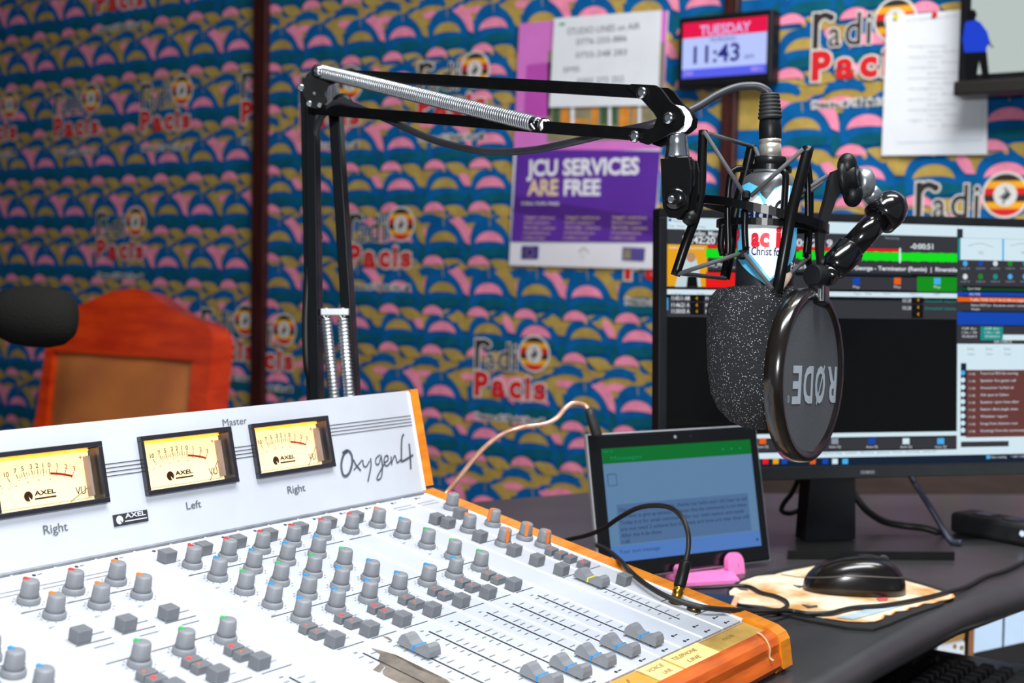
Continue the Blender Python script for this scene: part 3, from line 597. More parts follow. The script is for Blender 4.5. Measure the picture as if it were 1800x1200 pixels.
# vu meters
dialm = M('lit_cream_dial', '#ffe2ac', emit=1.22); bulb = M('meter_lamp', '#ff9c14', emit=5)
_b = dialm.node_tree.nodes['Principled BSDF']; _b.inputs['Base Color'].default_value = lin('#f0d8a8'); _b.inputs['Emission Strength'].default_value = .8; _b.inputs['Roughness'].default_value = .8; dink = M('dial_ink', '#3a2410', .6, spec=.1); dred = M('dial_red', '#e03418', emit=.75)
framem = M('meter_black_frame', '#26262c', .3, coat=.3)
for vi, (a, b) in enumerate(VU):
    g = MB(); e = .0042; fx = b-a; z1 = .005
    for x0, y0, x1, y1 in ((a, vy0, b, vy0+e), (a, vy1-e, b, vy1), (a, vy0+e, a+e*.75, vy1-e), (b-e, vy0+e, b, vy1-e)): g.bbox(BF, x0, y0, x1, y1, -.010, z1, framem, .0005)
    vu = g.build('vu_meter', con)
    x0, x1, y0, y1 = a+e*.75, b-e, vy0+e, vy1-e; W_ = x1-x0; H_ = y1-y0; dz = -.0095
    g = MB(); g.rect(BF, x0, y0, x1, y1, dz, dialm)
    AX = lambda u, v: (x0+u*W_, y0+v*H_)
    cxv, cyv, rv = .48, -.62, 1.25
    def arc(u): ang = math.radians(118-56*u); return cxv+.62*rv*math.cos(ang)*.98, cyv+rv*math.sin(ang)
    ticks = [('20', .0), ('10', .13), ('7', .24), ('5', .33), ('3', .43), ('2', .50), ('1', .57), ('0', .645), ('1', .74), ('2', .85), ('3', .955)]
    for s_, u in ticks:
        u_, v_ = arc(u); q = AX(u_, v_); d = V((q[0]-AX(cxv, cyv)[0], q[1]-AX(cxv, cyv)[1])).normalized(); m_ = dink if u < .7 else dred
        g.ribbon(BF, [q, (q[0]+d.x*.0042, q[1]+d.y*.0042)], .00055, dz+.0004, m_, smooth=False); g.text(BF, s_, q[0]+d.x*.0052, q[1]+d.y*.0050, .0037, dz+.0004, m_, align='C', bold=.008)
        g.disc(BF, q[0]-d.x*.0013, q[1]-d.y*.0013, .0004, dz+.0004, dink, 6)
    for u in (.27, .30, .36, .39, .46, .535, .61): u_, v_ = arc(u); q = AX(u_, v_); d = V((q[0]-AX(cxv, cyv)[0], q[1]-AX(cxv, cyv)[1])).normalized(); g.ribbon(BF, [q, (q[0]+d.x*.003, q[1]+d.y*.003)], .0004, dz+.0004, dink, smooth=False)
    for s_, u in (('0', .0), ('20', .1), ('40', .2), ('60', .36), ('80', .5), ('100', .645)): u_, v_ = arc(u); q = AX(u_, v_); g.text(BF, s_, q[0], q[1]-.0052, .0013, dz+.0004, dink, align='C')
    g.ribbon(BF, [AX(*arc(.655+.03*i)) for i in range(11)], .0017, dz+.0006, dred)
    q = AX(.93, .80); g.text(BF, '+', q[0]-.003, q[1], .0042, dz+.0004, dred, bold=.01); q = AX(.04, .74); g.rect(BF, q[0], q[1], q[0]+.0042, q[1]+.0006, dz+.0004, dink)
    q = AX(.82, .14); g.text(BF, 'VU', q[0], q[1], .0062, dz+.0004, dink, width=.0098)
    q = AX(.36, .215); g.disc(BF, q[0], q[1]+.0012, .0040, dz+.0004, dink, 16); g.poly(BF, [(q[0], q[1]+.001), (q[0]+.001, q[1]-.0035), (q[0]+.003, q[1]-.003)], dz+.0008, dialm)
    g.text(BF, 'AXEL', q[0]+.0055, q[1]+.001, .0034, dz+.0004, dink, width=.020, bold=.03); g.rect(BF, q[0]+.0055, q[1]-.0022, q[0]+.0255, q[1]-.0009, dz+.0004, dink)
    g.rect(BF, *AX(.03, .045), *AX(.97, .052), dz+.0004, dink)
    g.build('dial', vu)
    nv = MB(); tip = AX(*[(.985, .60), (.985, .60), (.975, .30), (.985, .60), (.98, .58)][vi]); base = AX(*[(.80, .02), (.80, .02), (.74, .02), (.80, .02), (.78, .02)][vi])
    nv.tube([BF.pt(*base, dz+.0022), BF.pt(*tip, dz+.0022)], .00028, M('needle_brown', '#6a5a20', .5), 6, interp=0); nv.build('needle', vu)
    MB().bbox(BF, x0+.002, y1-.0018, x1-.002, y1-.0004, dz+.001, dz+.004, bulb, .0004).build('lamp', vu)
    g = MB(); g.bbox(BF, x1-.007, y0+.003, x1-.0045, y1-.006, dz+.0015, dz+.008, M('clear_lug', '#a08c84', .25), .0005); g.build('zero_bracket', vu)
    g = MB(); g.bbox(BF, x0, y0, x1, y1, .0028, .0036, glass_mat()); g.build('window', vu)
# wooden cheeks and front rail
ck = 1.1333; CF_ = Frame((0, ck, 0), (1, 0, 0), (0, 0, 1))      # side profile: x = world X, y = world Z ; z = -Y
def pxz(q): return (q.x, q.z)
fr_top = MF.pt(0, MXF, 0); bk = MF.pt(0, MXB+.01, 0)
fz = MF.pt(0, .405, 0)
prof = [pxz(MF.pt(0, MXB+.004, .0015)), pxz(MF.pt(0, .45, .0015)), pxz(MF.pt(0, .428, .0006)), pxz(MF.pt(0, .420, -.002)), pxz(MF.pt(0, .415, -.007)), pxz(MF.pt(0, .413, -.013)), (MF.pt(0, .412, 0).x-.001, MF.pt(0, .412, 0).z-.03), (MF.pt(0, .414, 0).x-.002, DESK+.008), (MF.pt(0, .420, 0).x, DESK+.001), (bk.x-.12, DESK+.001), (bk.x-.12, bk.z-.02)]
m_ = MB(); m_.prism(CF_, prof, -.020, 0, woodo); m_.build('wooden_cheek', con)
q0, q1 = BF.pt(0, .006, .001), BF.pt(0, BH+.001, .001)
prof2 = [(q0.x, q0.z), (q1.x, q1.z), (q1.x-.03, q1.z-.006), (q1.x-.05, bk.z), (q0.x-.02, q0.z-.004)]
CF2 = Frame((0, BR_+.0012, 0), (1, 0, 0), (0, 0, 1)); m_ = MB(); m_.prism(CF2, prof2, -.0125, 0, woodo); o = m_.build('wooden_cheek', con); o['label'] = 'orange wood end of the meter bridge'
pr = [pxz(MF.pt(0, .4305, -.0006)), pxz(MF.pt(0, .426, -.001)), pxz(MF.pt(0, .420, -.004)), pxz(MF.pt(0, .416, -.009)), pxz(MF.pt(0, .4145, -.016)), (MF.pt(0, .413, 0).x-.001, DESK+.010), (MF.pt(0, .420, 0).x, DESK+.002), (MF.pt(0, .46, 0).x, DESK+.002), pxz(MF.pt(0, .434, -.006))]
RFm = Frame((0, X0, 0), (1, 0, 0), (0, 0, 1)); m_ = MB(); m_.prism(RFm, pr, -(ck-X0), 0, woodr, False); o = m_.build('front_rail', con); o['label'] = 'reddish orange wood front rail'
m_ = MB().bbox(MF, X0, .4305, ck-.0005, MXF-.0005, -.012, -.002, M('brass_label_strip', '#b9964a', .42, noise=.25, scale=25), .0006); m_.rect(MF, X0, MXF-.0022, MXR, MXF-.0006, .0004-.002, M('pale_edge', '#b49a84', .5))
o = m_.build('label_strip', con)
MB().tube([MF.pt(ck-.021, .4305, .0008), MF.pt(ck-.021, .426, .0004), MF.pt(ck-.021, .420, -.003), MF.pt(ck-.021, .4155, -.009), MF.pt(ck-.021, .414, -.016), V((MF.pt(0, .4135, 0).x, ck-.021, DESK+.018))], .0011, M('pale_glue_line', '#d8a878', .3), 6).build('corner_joint', con)
notem = M('cream_note', '#efd58a', .7, noise=.05, scale=20); pen = M('pencil', '#9a7a3a', .7)
nx = [MF.hit(*p)[0] for p in ((1169, 1156), (1233, 1130), (1120, 1175), (1163, 1157.6))]
for x0, x1, t1, t2, dk in ((nx[0], nx[1], 'TELEPHONE', 'LINE', 0), (nx[2], nx[3], 'VOICE', 'LINE', 0), (nx[2]-.075, nx[2]-.004, 'MIC 1', '', 1), (nx[2]-.15, nx[2]-.08, 'MIC 2', '', 1)):
    m_ = MB().bbox(MF, x0, .4292, x1, .4528, -.0018, -.0008 if not dk else -.0013, notem if not dk else M('amber_tape', '#c9993e', .4, noise=.15, scale=20), .0002)
    m_.text(MF, t1, x0+.005, .4435, .0042, -.0004, pen, width=(x1-x0)*.66, shear=.2)
    if t2: m_.text(MF, t2, x0+.014, .4345, .0042, -.0004, pen, width=(x1-x0)*.36, shear=.2)
    m_.build('paper_label', con)
MB().text(MF, 'PHONE', 1.072, .441, .004, -.0015, pen, width=.02, shear=.2).build('paper_label', con)
# ------------------------------------------------------------------ computer monitor
ma = math.radians(50.0); md = V((math.cos(ma), math.sin(ma), 0)); mn = V((math.sin(ma), -math.cos(ma), 0)); mt = math.radians(3)
SF = Frame(at(1172, 381.5, 1.70), md, V((0, 0, math.cos(mt)))-mn*math.sin(mt))        # screen frame, origin at the top left of the picture
SW, SH = .549, .309
def sp(px, py): return SF.hit(px, py)
t = thing('computer_monitor', 'large black computer monitor showing radio playout software', 'monitor', (SF.pt(.265, 0).x, SF.pt(.265, 0, -.06).y, DESK))
mb = MB(); bz = .011; e = .0035
for x0, y0, x1, y1 in ((-bz, 0, SW+bz, bz), (-bz, -SH-.0165, SW+bz, -SH), (-bz, -SH, 0, 0), (SW, -SH, SW+bz, 0)): mb.bbox(SF, x0, y0, x1, y1, -.020, e, M('charcoal_bezel', '#1b1d20', .45, noise=.1, scale=40, spec=.15), .0012)
mb.bbox(SF, -bz+.001, -SH-.0155, SW+bz-.001, bz-.001, -.024, -.004, blackp, .004); mb.bbox(SF, .10, -SH+.03, SW-.10, -.05, -.05, -.022, blackp, .012)
cas = mb.build('casing', t); mb = MB(); mb.rect(SF, .264, -SH-.0112, .284, -SH-.0068, e+.0006, M('bezel_print', '#55575b', .5)); mb.disc(SF, .274, -SH-.009, .0016, e+.0010, M('bezel_print_light', '#77797d', .5), 12); mb.build('bezel_mark', cas)
def E_(n, c, s=1.0): return M('screen_'+n, c, emit=s)
s_white, s_dark, s_black, s_green = E_('white', '#d6ecf6', .95), E_('slate', '#3a3a42', .8), E_('black', '#0a0b0d', .5), E_('lime', '#0ce81c', .9)
s_red, s_yel, s_txt, s_gr2, s_blue, s_or = E_('red', '#f01818', .9), E_('amber', '#f0aa1c', .9), E_('text', '#dfe6ee', .9), E_('mid_green', '#0c9418', .9), E_('royal', '#0c48b8', .9), E_('orange', '#ee6416', .9)
s_navy, s_brown, s_teal, s_sky, s_dg, s_tx2 = E_('taskbar_navy', '#0e2238', .8), E_('maroon', '#74423f', .75), E_('teal', '#149890', .85), E_('sky', '#48b0f0', .95), E_('deep_green', '#124a28', .8), E_('grey_text', '#98a4b2', .8)
mb = MB(); mb.rect(SF, -.0005, -SH, SW, .0005, 0, s_black)
_sz = [0]
def srect(p0, p1, mat, z=1):
    a, b = sp(*p0), sp(*p1); _sz[0] = (_sz[0]+1) % 30; x0, x1 = sorted((a[0], b[0])); y0, y1 = sorted((a[1], b[1]))
    x0, x1 = max(x0, 0), min(x1, SW); y0, y1 = max(y0, -SH), min(y1, 0); mb.rect(SF, x0, y0, x1, y1, .0002*z+_sz[0]*4e-6, mat)
def stext(s_, p0, p1, hpx, mat, z=3, bold=0.0):
    a, b = sp(*p0), sp(*p1); h = sp(p0[0], p0[1]-hpx)[1]-a[1]; mb.text(SF, s_, a[0], a[1], h, .0002*z, mat, width=b[0]-a[0], bold=bold)
srect((1165, 378), (1850, 422), s_white); srect((1165, 402), (1682, 483), s_dark, 1.5); 
stext('Playout Studio', (1183, 390), (1216, 391), 4, s_tx2); srect((1175, 384), (1180, 389), s_blue, 2); stext('File  View  Tools  Help', (1176, 399), (1240, 400), 4, s_tx2)
stext('Tuesday, May 27, 2025', (1204, 413), (1300, 415), 8, s_txt, bold=.02); stext('11:42:20 AM', (1200, 427), (1286, 429), 12, s_txt, bold=.03)
stext('00:02:19', (1388, 432), (1463, 435), 12, s_txt, bold=.03); stext('Remaining', (1556, 420), (1580, 420), 4, s_tx2); stext('-0:00:51', (1600, 437), (1640, 438), 9, s_txt, bold=.03); stext('intro', (1522, 431), (1533, 431), 4, s_tx2)
srect((1170, 429), (1243, 504), s_yel, 2)
srect((1243, 430), (1300, 437), s_red, 2); srect((1380, 433), (1582, 443), s_red, 2); srect((1243, 437), (1340, 453), s_green, 2)
c_ = [sp(1240, 445), sp(1682, 453)]; hh = .0062                                                   # waveform
top, bot = [], []
for i in range(161):
    f = i/160; x = c_[0][0]+(c_[1][0]-c_[0][0])*f; y = c_[0][1]+(c_[1][1]-c_[0][1])*f
    k = .80+.18*random.random()
    if i in (56, 57, 92, 93): k = .6
    top.append((x, y+hh*k)); bot.append((x, y-hh*k))
for i in range(160): mb.poly(SF, [bot[i], bot[i+1], top[i+1], top[i]], .00065, s_green)
srect((1580, 436), (1583, 462), s_white, 4)
stext('Elephant Man ft. Sean Paul & Tina George - Terminator (Remix)  |  Riverside', (1350, 471), (1682, 476), 7, s_txt, bold=.03)
stext('ing_Promo_', (1245, 468), (1292, 468), 7, s_txt, bold=.02); srect((1240, 478), (1292, 506), s_red, 3)
srect((1165, 480), (1682, 512), s_dark, 1.6); srect((1475, 481), (1602, 484), E_('steel_blue', '#28506a', .8), 3); srect((1612, 486), (1682, 513), s_gr2, 2)
for x, m_ in ((1505, s_blue), (1577, s_or), (1647, s_sky)): srect((x-6, 488), (x+6, 500), m_, 4); stext('Play', (x-6, 506), (x+6, 506), 4, s_txt)
mb.poly(SF, [sp(*p) for p in ((1186, 504), (1194, 470), (1205, 452), (1222, 452), (1228, 470), (1232, 504))], .0008, E_('figure_shirt', '#cfe4e8', .85)); mb.disc(SF, *sp(1214, 452), .0062, .0011, E_('figure_skin', '#c89878', .8), 14); mb.poly(SF, [sp(*p) for p in ((1206, 504), (1208, 486), (1224, 484), (1226, 504))], .0012, s_black); stext('ON AIR NOW', (1176, 437), (1238, 438), 4, s_white)
srect((1165, 508), (1682, 524), s_white, 2); 
for i, x in enumerate((1185, 1225, 1500, 1520, 1553, 1600, 1640)): stext(('Start', 'Cue', 'Type', 'Title', 'Artist', 'Intro', 'Length')[i], (x, 518), (x+12, 518), 4, s_tx2)
srect((1165, 523), (1682, 561), s_dark, 1.7); srect((1172, 523), (1174, 545), s_sky, 3)
for i, y in enumerate((527, 539, 550)):
    stext(('11:43:11 AM', '11:46:21 A', '11:50:03 A')[i], (1180, y), (1212, y), 7, s_txt, bold=.02); srect((1213, y-8), (1237, y+3), s_black, 3); stext('4', (1222, y), (1226, y), 6, s_yel, 5); stext('Kam', (1240, y), (1262, y), 6, s_txt)
for i, y in enumerate((530, 543, 555)):
    stext('03:28', (1586, y+1), (1601, y+1), 6, s_txt) if i < 2 else None; srect((1602, y-8), (1622, y+4), s_black, 3); stext('4', (1611, y), (1615, y), 6, s_yel, 5); stext('Dancehall classics', (1626, y+1), (1680, y+1), 5, s_teal) if i < 2 else None
srect((1165, 555), (1682, 561), E_('row_grey', '#44444c', .8), 2)
srect((1330, 763), (1682, 765), s_white, 2); srect((1330, 773), (1682, 787), s_dark, 2); srect((1330, 796), (1850, 796), s_white, 2); srect((1330, 807), (1850, 812), s_navy, 3)
for x, m_ in ((1340, s_or), (1467, s_tx2), (1532, s_blue), (1592, s_white), (1653, s_sky)): srect((x-6, 770), (x+6, 780), m_, 4); stext('Auto DJ', (x-10, 787), (x+10, 787), 4, s_txt)
for x, m_ in ((1345, s_red), (1363, s_yel), (1378, s_blue), (1428, s_or), (1450, s_blue), (1467, s_white), (1485, s_sky)): srect((x-5, 806), (x+5, 815), m_, 5)
stext('playlist log  event  library  queue  hour  format  search', (1440, 798), (1645, 796), 4, s_tx2, 4)
srect((1733, 800), (1740, 806), s_sky, 5); stext('Rain coming', (1742, 805), (1768, 804), 4, s_txt, 5); stext('^ wifi 11:42', (1776, 804), (1800, 803), 4, s_txt, 5)
srect((1682, 402), (1690, 813), E_('divider', '#2c343e', .8), 2); srect((1688, 418), (1850, 460), s_white, 2); srect((1682, 457), (1850, 505), s_dark, 3); srect((1683, 419), (1687, 458), E_('edge_teal', '#188c94', .9), 4); srect((1761, 420), (1764, 458), s_sky, 4)
for cx0 in (1723, 1798): mb.ribbon(SF, [sp(cx0-22, 432), sp(cx0, 428), sp(cx0+22, 434)], .0006, .0007, s_tx2); stext('VU', (cx0-4, 447), (cx0+5, 447), 6, s_tx2, 4)
for r_, y in enumerate((463, 486)):
    for i, x in enumerate((1696, 1723, 1749, 1775, 1801, 1826)): mb.disc(SF, *sp(x, y), .0036, .0009, (s_sky, s_blue, s_txt, s_gr2, s_teal, s_sky)[(i+r_*2) % 6], 12); stext('cart', (x-8, y+10), (x+8, y+10), 4, s_tx2, 5)
srect((1682, 505), (1850, 513), s_dg, 4); srect((1682, 513), (1850, 522), s_blue, 4); srect((1682, 522), (1850, 532), s_or, 4); srect((1682, 532), (1850, 548), s_dark, 4); srect((1682, 548), (1850, 572), s_blue, 4); srect((1682, 572), (1850, 603), s_dark, 4); srect((1723, 574), (1762, 598), s_teal, 5); srect((1762, 588), (1850, 598), s_white, 5); srect((1682, 604), (1850, 792), s_white, 4)
stext('Cart Wall', (1700, 509), (1722, 509), 4, s_txt, 6); stext('ON TIME', (1703, 519), (1722, 519), 4, s_txt, 6); stext('Traffic TIME OUT IN 01:08 am jingle', (1704, 529), (1800, 530), 5, s_txt, 6); stext('News 0537 pm  Rundown aired 1 times', (1706, 538), (1800, 538), 4, s_txt, 6); stext('Weather', (1706, 545), (1722, 545), 4, s_txt, 6)
for i, x in enumerate((1690, 1730)): stext('Off Air', (x, 579), (x+26, 579), 4, s_txt, 7); stext('1.0x / 30', (x, 586), (x+26, 586), 4, s_txt, 7); stext('00:00:00.0', (x, 593), (x+26, 593), 4, s_txt, 7)
stext('AIR CHECK', (1746, 603), (1778, 603), 5, s_txt, 7)
for i in range(3): stext('Edit', (1700+i*32, 615), (1712+i*32, 615), 4, s_tx2, 6); stext('Clear', (1700+i*32, 624), (1713+i*32, 624), 4, s_tx2, 6)
srect((1697, 650), (1850, 766), s_brown, 6); srect((1688, 638), (1697, 766), s_navy, 6)
for i in range(9):
    y = 655+12.6*i; mb.disc(SF, *sp(1691.5, y), .0034, .0016, s_sky if i == 0 else s_white, 12); stext('11:42', (1702, y+4), (1713, y+4), 4, s_txt, 8); stext(('Tune in to 90.9 this morning', 'Speaker live guest call', 'Announcement: 1 by Radio call', 'Ads spot to follow', 'Speaker open lines after', 'Station ident jingle news', 'Weather report', 'Songs from listeners now', 'Greetings from the community')[i], (1722, y+3), (1722+(66, 62, 58, 50, 68, 66, 48, 66, 78)[i], y+3), 4.5, s_txt, 8)
srect((1688, 776), (1772, 784), s_dark, 6)
mb.build('screen', t)
c0 = onz(1452, 946, DESK+.012); NF = Frame((c0.x, c0.y, DESK), md, (0, 0, 1))
m_ = MB(); a0 = NF.hit(1404, 940); nk = Frame((c0.x, c0.y, DESK), md, mn*-1)
kx = (NF.pt(0, 0)-SF.pt(.265, 0, -.05)).dot(md)
m_.prism(NF, [(-.036, .012), (.036, .012), (.030, .16), (-.028, .16)], -.016, .012, M('neck_black', '#131519', .5, noise=.1, scale=40, spec=.1), False); m_.bbox(NF, -.03, .14, .03, .26, -.03, -.012, blackp, .004); m_.build('stand_neck', t)
m_ = MB(); bq = [onz(*p, DESK) for p in ((1384, 983), (1678, 985), (1655, 955), (1392, 952))]
BFm = Frame((0, 0, DESK), (1, 0, 0), (0, 1, 0)); m_.prism(BFm, [(p.x, p.y) for p in bq], .0005, .011, M('base_black', '#191919', .3, noise=.15, scale=30)); m_.build('stand_base', t)
# ------------------------------------------------------------------ tablet on its pink holder
TO = at(1036, 789.5, 1.568); tx = V((.4118, .9347, 0)).normalized(); ty = V((-.2731, -.1431, .9292)); TB = Frame(TO, tx, ty)
TBH = lambda px, py: TB.hit(px, py)
tw, thh = .2205, .1345
q = [TBH(*p) for p in ((1036, 789.5), (1300, 773.7), (1356.6, 957), (1096.7, 986.3))]
tw = (q[1][0]+q[2][0]-q[0][0]-q[3][0])/2; thh = (q[0][1]+q[1][1]-q[2][1]-q[3][1])/2
sx = (q[0][0]+q[3][0])/2; sy = (q[0][1]+q[1][1])/2
t = thing('tablet', 'black tablet showing a green topped message page, propped on the desk', 'tablet', TB.pt(tw/2, -thh))
m_ = MB().bbox(TB, sx-.017, sy-thh-.019, sx+tw+.013, sy+.017, -.0085, -.0003, M('tablet_black', '#0b0c0e', .22, coat=.2), .003); cas = m_.build('casing', t)
m_ = MB().bbox(TB, sx-.0178, sy-thh-.0198, sx+tw+.0138, sy+.0178, -.0078, -.0016, M('tablet_grey_edge', '#b0b3b8', .3, .4), .0015); o = m_.build('edge_band', t); o['label'] = 'grey metal edge band'
m_ = MB().lathe(TB.pt(sx+tw*.5-.003, sy+.0085, -.0004), TB.z, [(.0022, 0), (.0018, .0004)], M('lens_ring', '#b8bcc2', .2, .6), 14); m_.lathe(TB.pt(sx+tw*.5+.02, sy+.0085, -.0004), TB.z, [(.0012, 0), (.001, .0004)], rubber, 10); m_.build('camera_lens', t)
mb = MB(); tb_b = M('tablet_screen_blue', '#6a93bc', emit=.72); tb_g = M('tablet_screen_green', '#067a32', emit=.75); tb_p = M('tablet_message', '#5b7fae', emit=.7); tb_t = M('tablet_text', '#3a5578', emit=.6); tb_d = M('tablet_low_blue', '#5a8ad6', emit=.75)
mb.rect(TB, sx, sy-thh, sx+tw, sy, .0001, tb_b); mb.rect(TB, sx, sy-thh*.135, sx+tw, sy, .0003, tb_g); mb.rect(TB, sx, sy-thh, sx+tw, sy-thh*.86, .0003, tb_d)
mb.rect(TB, sx+tw*.06, sy-thh*.85, sx+tw*.94, sy-thh*.50, .0004, tb_p)
for i, (l_, w_) in enumerate((('Our presenter in the studio, thanks my radio and I did hear to tell', .86), ('We have to give up because we know that the community is not there', .85), ('Today it is for small community for our main station and needs', .83), ('are not need 2 achieve but kindness and love are near they will', .86), ('After the 4 de show', .26), ('11:40', .05))):
    mb.text(TB, l_, sx+tw*.07, sy-thh*(.565+.056*i), .0042, .0007, tb_t, width=tw*w_, bold=.01)
mb.text(TB, 'Your text message', sx+tw*.05, sy-thh*.93, .0045, .0007, tb_t, width=tw*.26); mb.text(TB, 'Messages', sx+tw*.05, sy-thh*.105, .004, .0007, M('tablet_green_text', '#1ea078', emit=.7), width=tw*.2)
for x in (.80, .86, .92): mb.disc(TB, sx+tw*x, sy-thh*.075, .0016, .0007, M('tablet_green_text'), 8)
for x in (.012, .03, .055): mb.rect(TB, sx+tw*x, sy-thh*.035, sx+tw*x+.002, sy-thh*.02, .0007, M('tablet_green_text'))
mb.ribbon(TB, [(sx+tw*.02, sy-thh*.23), (sx+tw*.075, sy-thh*.23), (sx+tw*.075, sy-thh*.33), (sx+tw*.02, sy-thh*.33), (sx+tw*.02, sy-thh*.23)], .0009, .0007, tb_t, smooth=False); mb.rect(TB, sx+tw*.965, sy-thh*.95, sx+tw*.98, sy-thh*.925, .0007, tb_t)
mb.build('screen', t)
lowc = [TB.pt(sx+a, sy-thh-.019, -.0085) for a in (0, tw)]
pinkp = M('pink_plastic', '#f07fc0', .38, noise=.05, scale=30)
t = thing('tablet_holder', 'pink plastic holder with two hooks gripping the bottom of the tablet', 'holder', TB.pt(sx+tw*.62, sy-thh-.03, .01)); t.location.z = DESK
HF = Frame(TB.pt(0, 0, 0), TB.x, TB.y)
base_y = (DESK+.002-HF.o.z)/HF.y.z
def hook(px0, px1):
    xa = HF.hit(px0, 1005)[0]; xb = HF.hit(px1, 1005)[0]; prof = []
    yb = sy-thh-.0195
    w2 = xb-xa; xc = (xa+xb)/2
    pts = [(xc-w2/2, yb-.012), (xc+w2/2, yb-.012)]+[(xc+w2/2*math.cos(math.radians(a)), yb+.004+w2/2*math.sin(math.radians(a))) for a in range(0, 181, 20)]
    m_ = MB(); m_.prism(HF, pts, .0045, .012, pinkp); m_.bbox(HF, xc-w2/2, yb-.013, xc+w2/2, yb-.0012, -.012, .011, pinkp, .001)
    for dy in (-.002, -.009+.004): m_.disc(HF, xc+.003, yb+dy+.004, .0009, .0124, M('pink_dot', '#b84a78', .5), 8)
    return m_
hook(1180, 1194).build('hook', t); hook(1270, 1298).build('hook', t)
m_ = MB(); pA = [onz(*p, DESK) for p in ((1190, 1032), (1300, 1026), (1285, 1006), (1195, 1012))]
m_.prism(DF, [(p.x, p.y) for p in pA], .0005, .0045, pinkp)
h0 = HF.pt(HF.hit(1285, 1000)[0], sy-thh-.031, 0); h1 = HF.pt(HF.hit(1188, 1000)[0], sy-thh-.031, 0)
m_.build('base_plate', t)
# ------------------------------------------------------------------ mouse mat, mouse, flat phone
matk = M('mat_black_foam', '#1b1b1d', .8, noise=.15, scale=50)
t = thing('mouse_mat', 'worn mouse mat with torn cream printed cloth on black rubber', 'mouse mat', onz(1480, 1055, DESK))
def dz(px, py, z=0): q = onz(px, py, DESK+z); return (q.x, q.y)
m_ = MB(); m_.prism(DF, [dz(*p) for p in ((1278, 1040), (1300, 1022), (1340, 1011), (1400, 998), (1440, 993), (1510, 1003), (1590, 1019), (1662, 1040), (1676, 1050), (1655, 1066), (1600, 1085), (1560, 1102), (1535, 1110), (1490, 1107), (1420, 1094), (1330, 1073), (1280, 1060))], .0003, .003, matk); m_.build('rubber_base', t)
clm = M('torn_cream_cloth', '#ecdcc0', .85, col2='#c08a4a', scale=18, lo=.36, hi=.56, bump=.2, bscale=200)
edge = [(1282, 1040), (1304, 1022), (1330, 1013), (1362, 1010), (1376, 1006), (1400, 1001), (1432, 995), (1500, 1003), (1592, 1021), (1625, 1030), (1660, 1041), (1674, 1044), (1677, 1049), (1668, 1053), (1650, 1056), (1640, 1060), (1624, 1060), (1612, 1066), (1600, 1067), (1592, 1073), (1574, 1074), (1566, 1081), (1555, 1080), (1550, 1088), (1538, 1092), (1520, 1093), (1490, 1092), (1450, 1086), (1400, 1077), (1340, 1064), (1300, 1060), (1284, 1052)]
m_ = MB(); m_.prism(DF, [dz(*p, .0035) for p in edge], .0031, .0039, clm)
fr = M('frayed_orange_edge', '#d98a3a', .85, noise=.2, scale=60)
m_.ribbon(DF, [dz(*p, .004) for p in edge[11:28]], .0022, .0043, fr, smooth=False)
bl_ = M('printed_blue_grey', '#a8bcc8', .85, noise=.2, scale=40); br_ = M('printed_dark', '#4a4440', .85, noise=.3, scale=40)
m_.poly(DF, [dz(*p, .004) for p in ((1470, 1086), (1540, 1066), (1620, 1052), (1610, 1058), (1545, 1077), (1500, 1089))], .0045, bl_)
m_.poly(DF, [dz(*p, .004) for p in ((1408, 1062), (1424, 1065), (1436, 1064), (1438, 1067), (1420, 1069))], .0046, br_); m_.poly(DF, [dz(*p, .004) for p in ((1294, 1032), (1310, 1034), (1316, 1038), (1302, 1037))], .0046, br_); m_.poly(DF, [dz(*p, .004) for p in ((1540, 1052), (1562, 1050), (1560, 1056), (1545, 1057))], .0046, M('printed_red', '#c04a50', .8)); m_.poly(DF, [dz(*p, .004) for p in ((1392, 1028), (1412, 1030), (1406, 1034))], .0046, br_)
m_.ribbon(DF, [dz(*p, .004) for p in ((1372, 1009), (1400, 1014), (1420, 1016))], .0022, .0045, matk, smooth=False)
m_.build('torn_cloth', t)
mc = onz(1501, 1038, DESK+.004); mR = V((R.x, R.y, 0)).normalized(); mR = Matrix.Rotation(math.radians(-8), 3, 'Z') @ mR; mD = V((-mR.y, mR.x, 0))
t = thing('computer_mouse', 'black glossy computer mouse sitting on the torn cream mouse mat', 'mouse', mc)
def mouse_pt(u, v):                                                      # u 0..1 tail to nose round the back, v 0..1 base to top
    a = 2*math.pi*u; ex = .85
    ca, sa = math.cos(a), math.sin(a); q = abs(ca)**2.4+abs(sa)**2.4; k = q**(-1/2.4)
    sh = math.cos(v*math.pi/2)**.55; x = ca*k*.0560*(sh*.95+.05*(v < 1)) ; y = sa*k*.031*sh
    z = .0385*math.sin(v*math.pi/2)**.8*(1+.16*(x/.056)-.24*(x/.056)**2); return mc+mR*x+mD*y+V((0, 0, z+.0006))
m_ = MB(); nu, nv = 48, 14; vs = [mouse_pt(i/nu, j/nv*.995) for j in range(nv+1) for i in range(nu)]
m_.add(vs, [(j*nu+i, j*nu+(i+1) % nu, (j+1)*nu+(i+1) % nu, (j+1)*nu+i) for j in range(nv) for i in range(nu)]+[tuple(nv*nu+i for i in range(nu)), tuple(range(nu))[::-1]], M('mouse_black', '#141110', .22, noise=.1, scale=40, coat=.2), True); m_.build('shell', t)
m_ = MB(); m_.tube([mouse_pt(.5+.25*math.sin(.5)*0+f, .30+.02*math.sin(f*9)) + V((0, 0, .0006)) for f in [i/20*.42+.04 for i in range(21)]], .0009, M('mouse_seam', '#4a4541', .35), 6, interp=0); o = m_.build('side_seam', t)
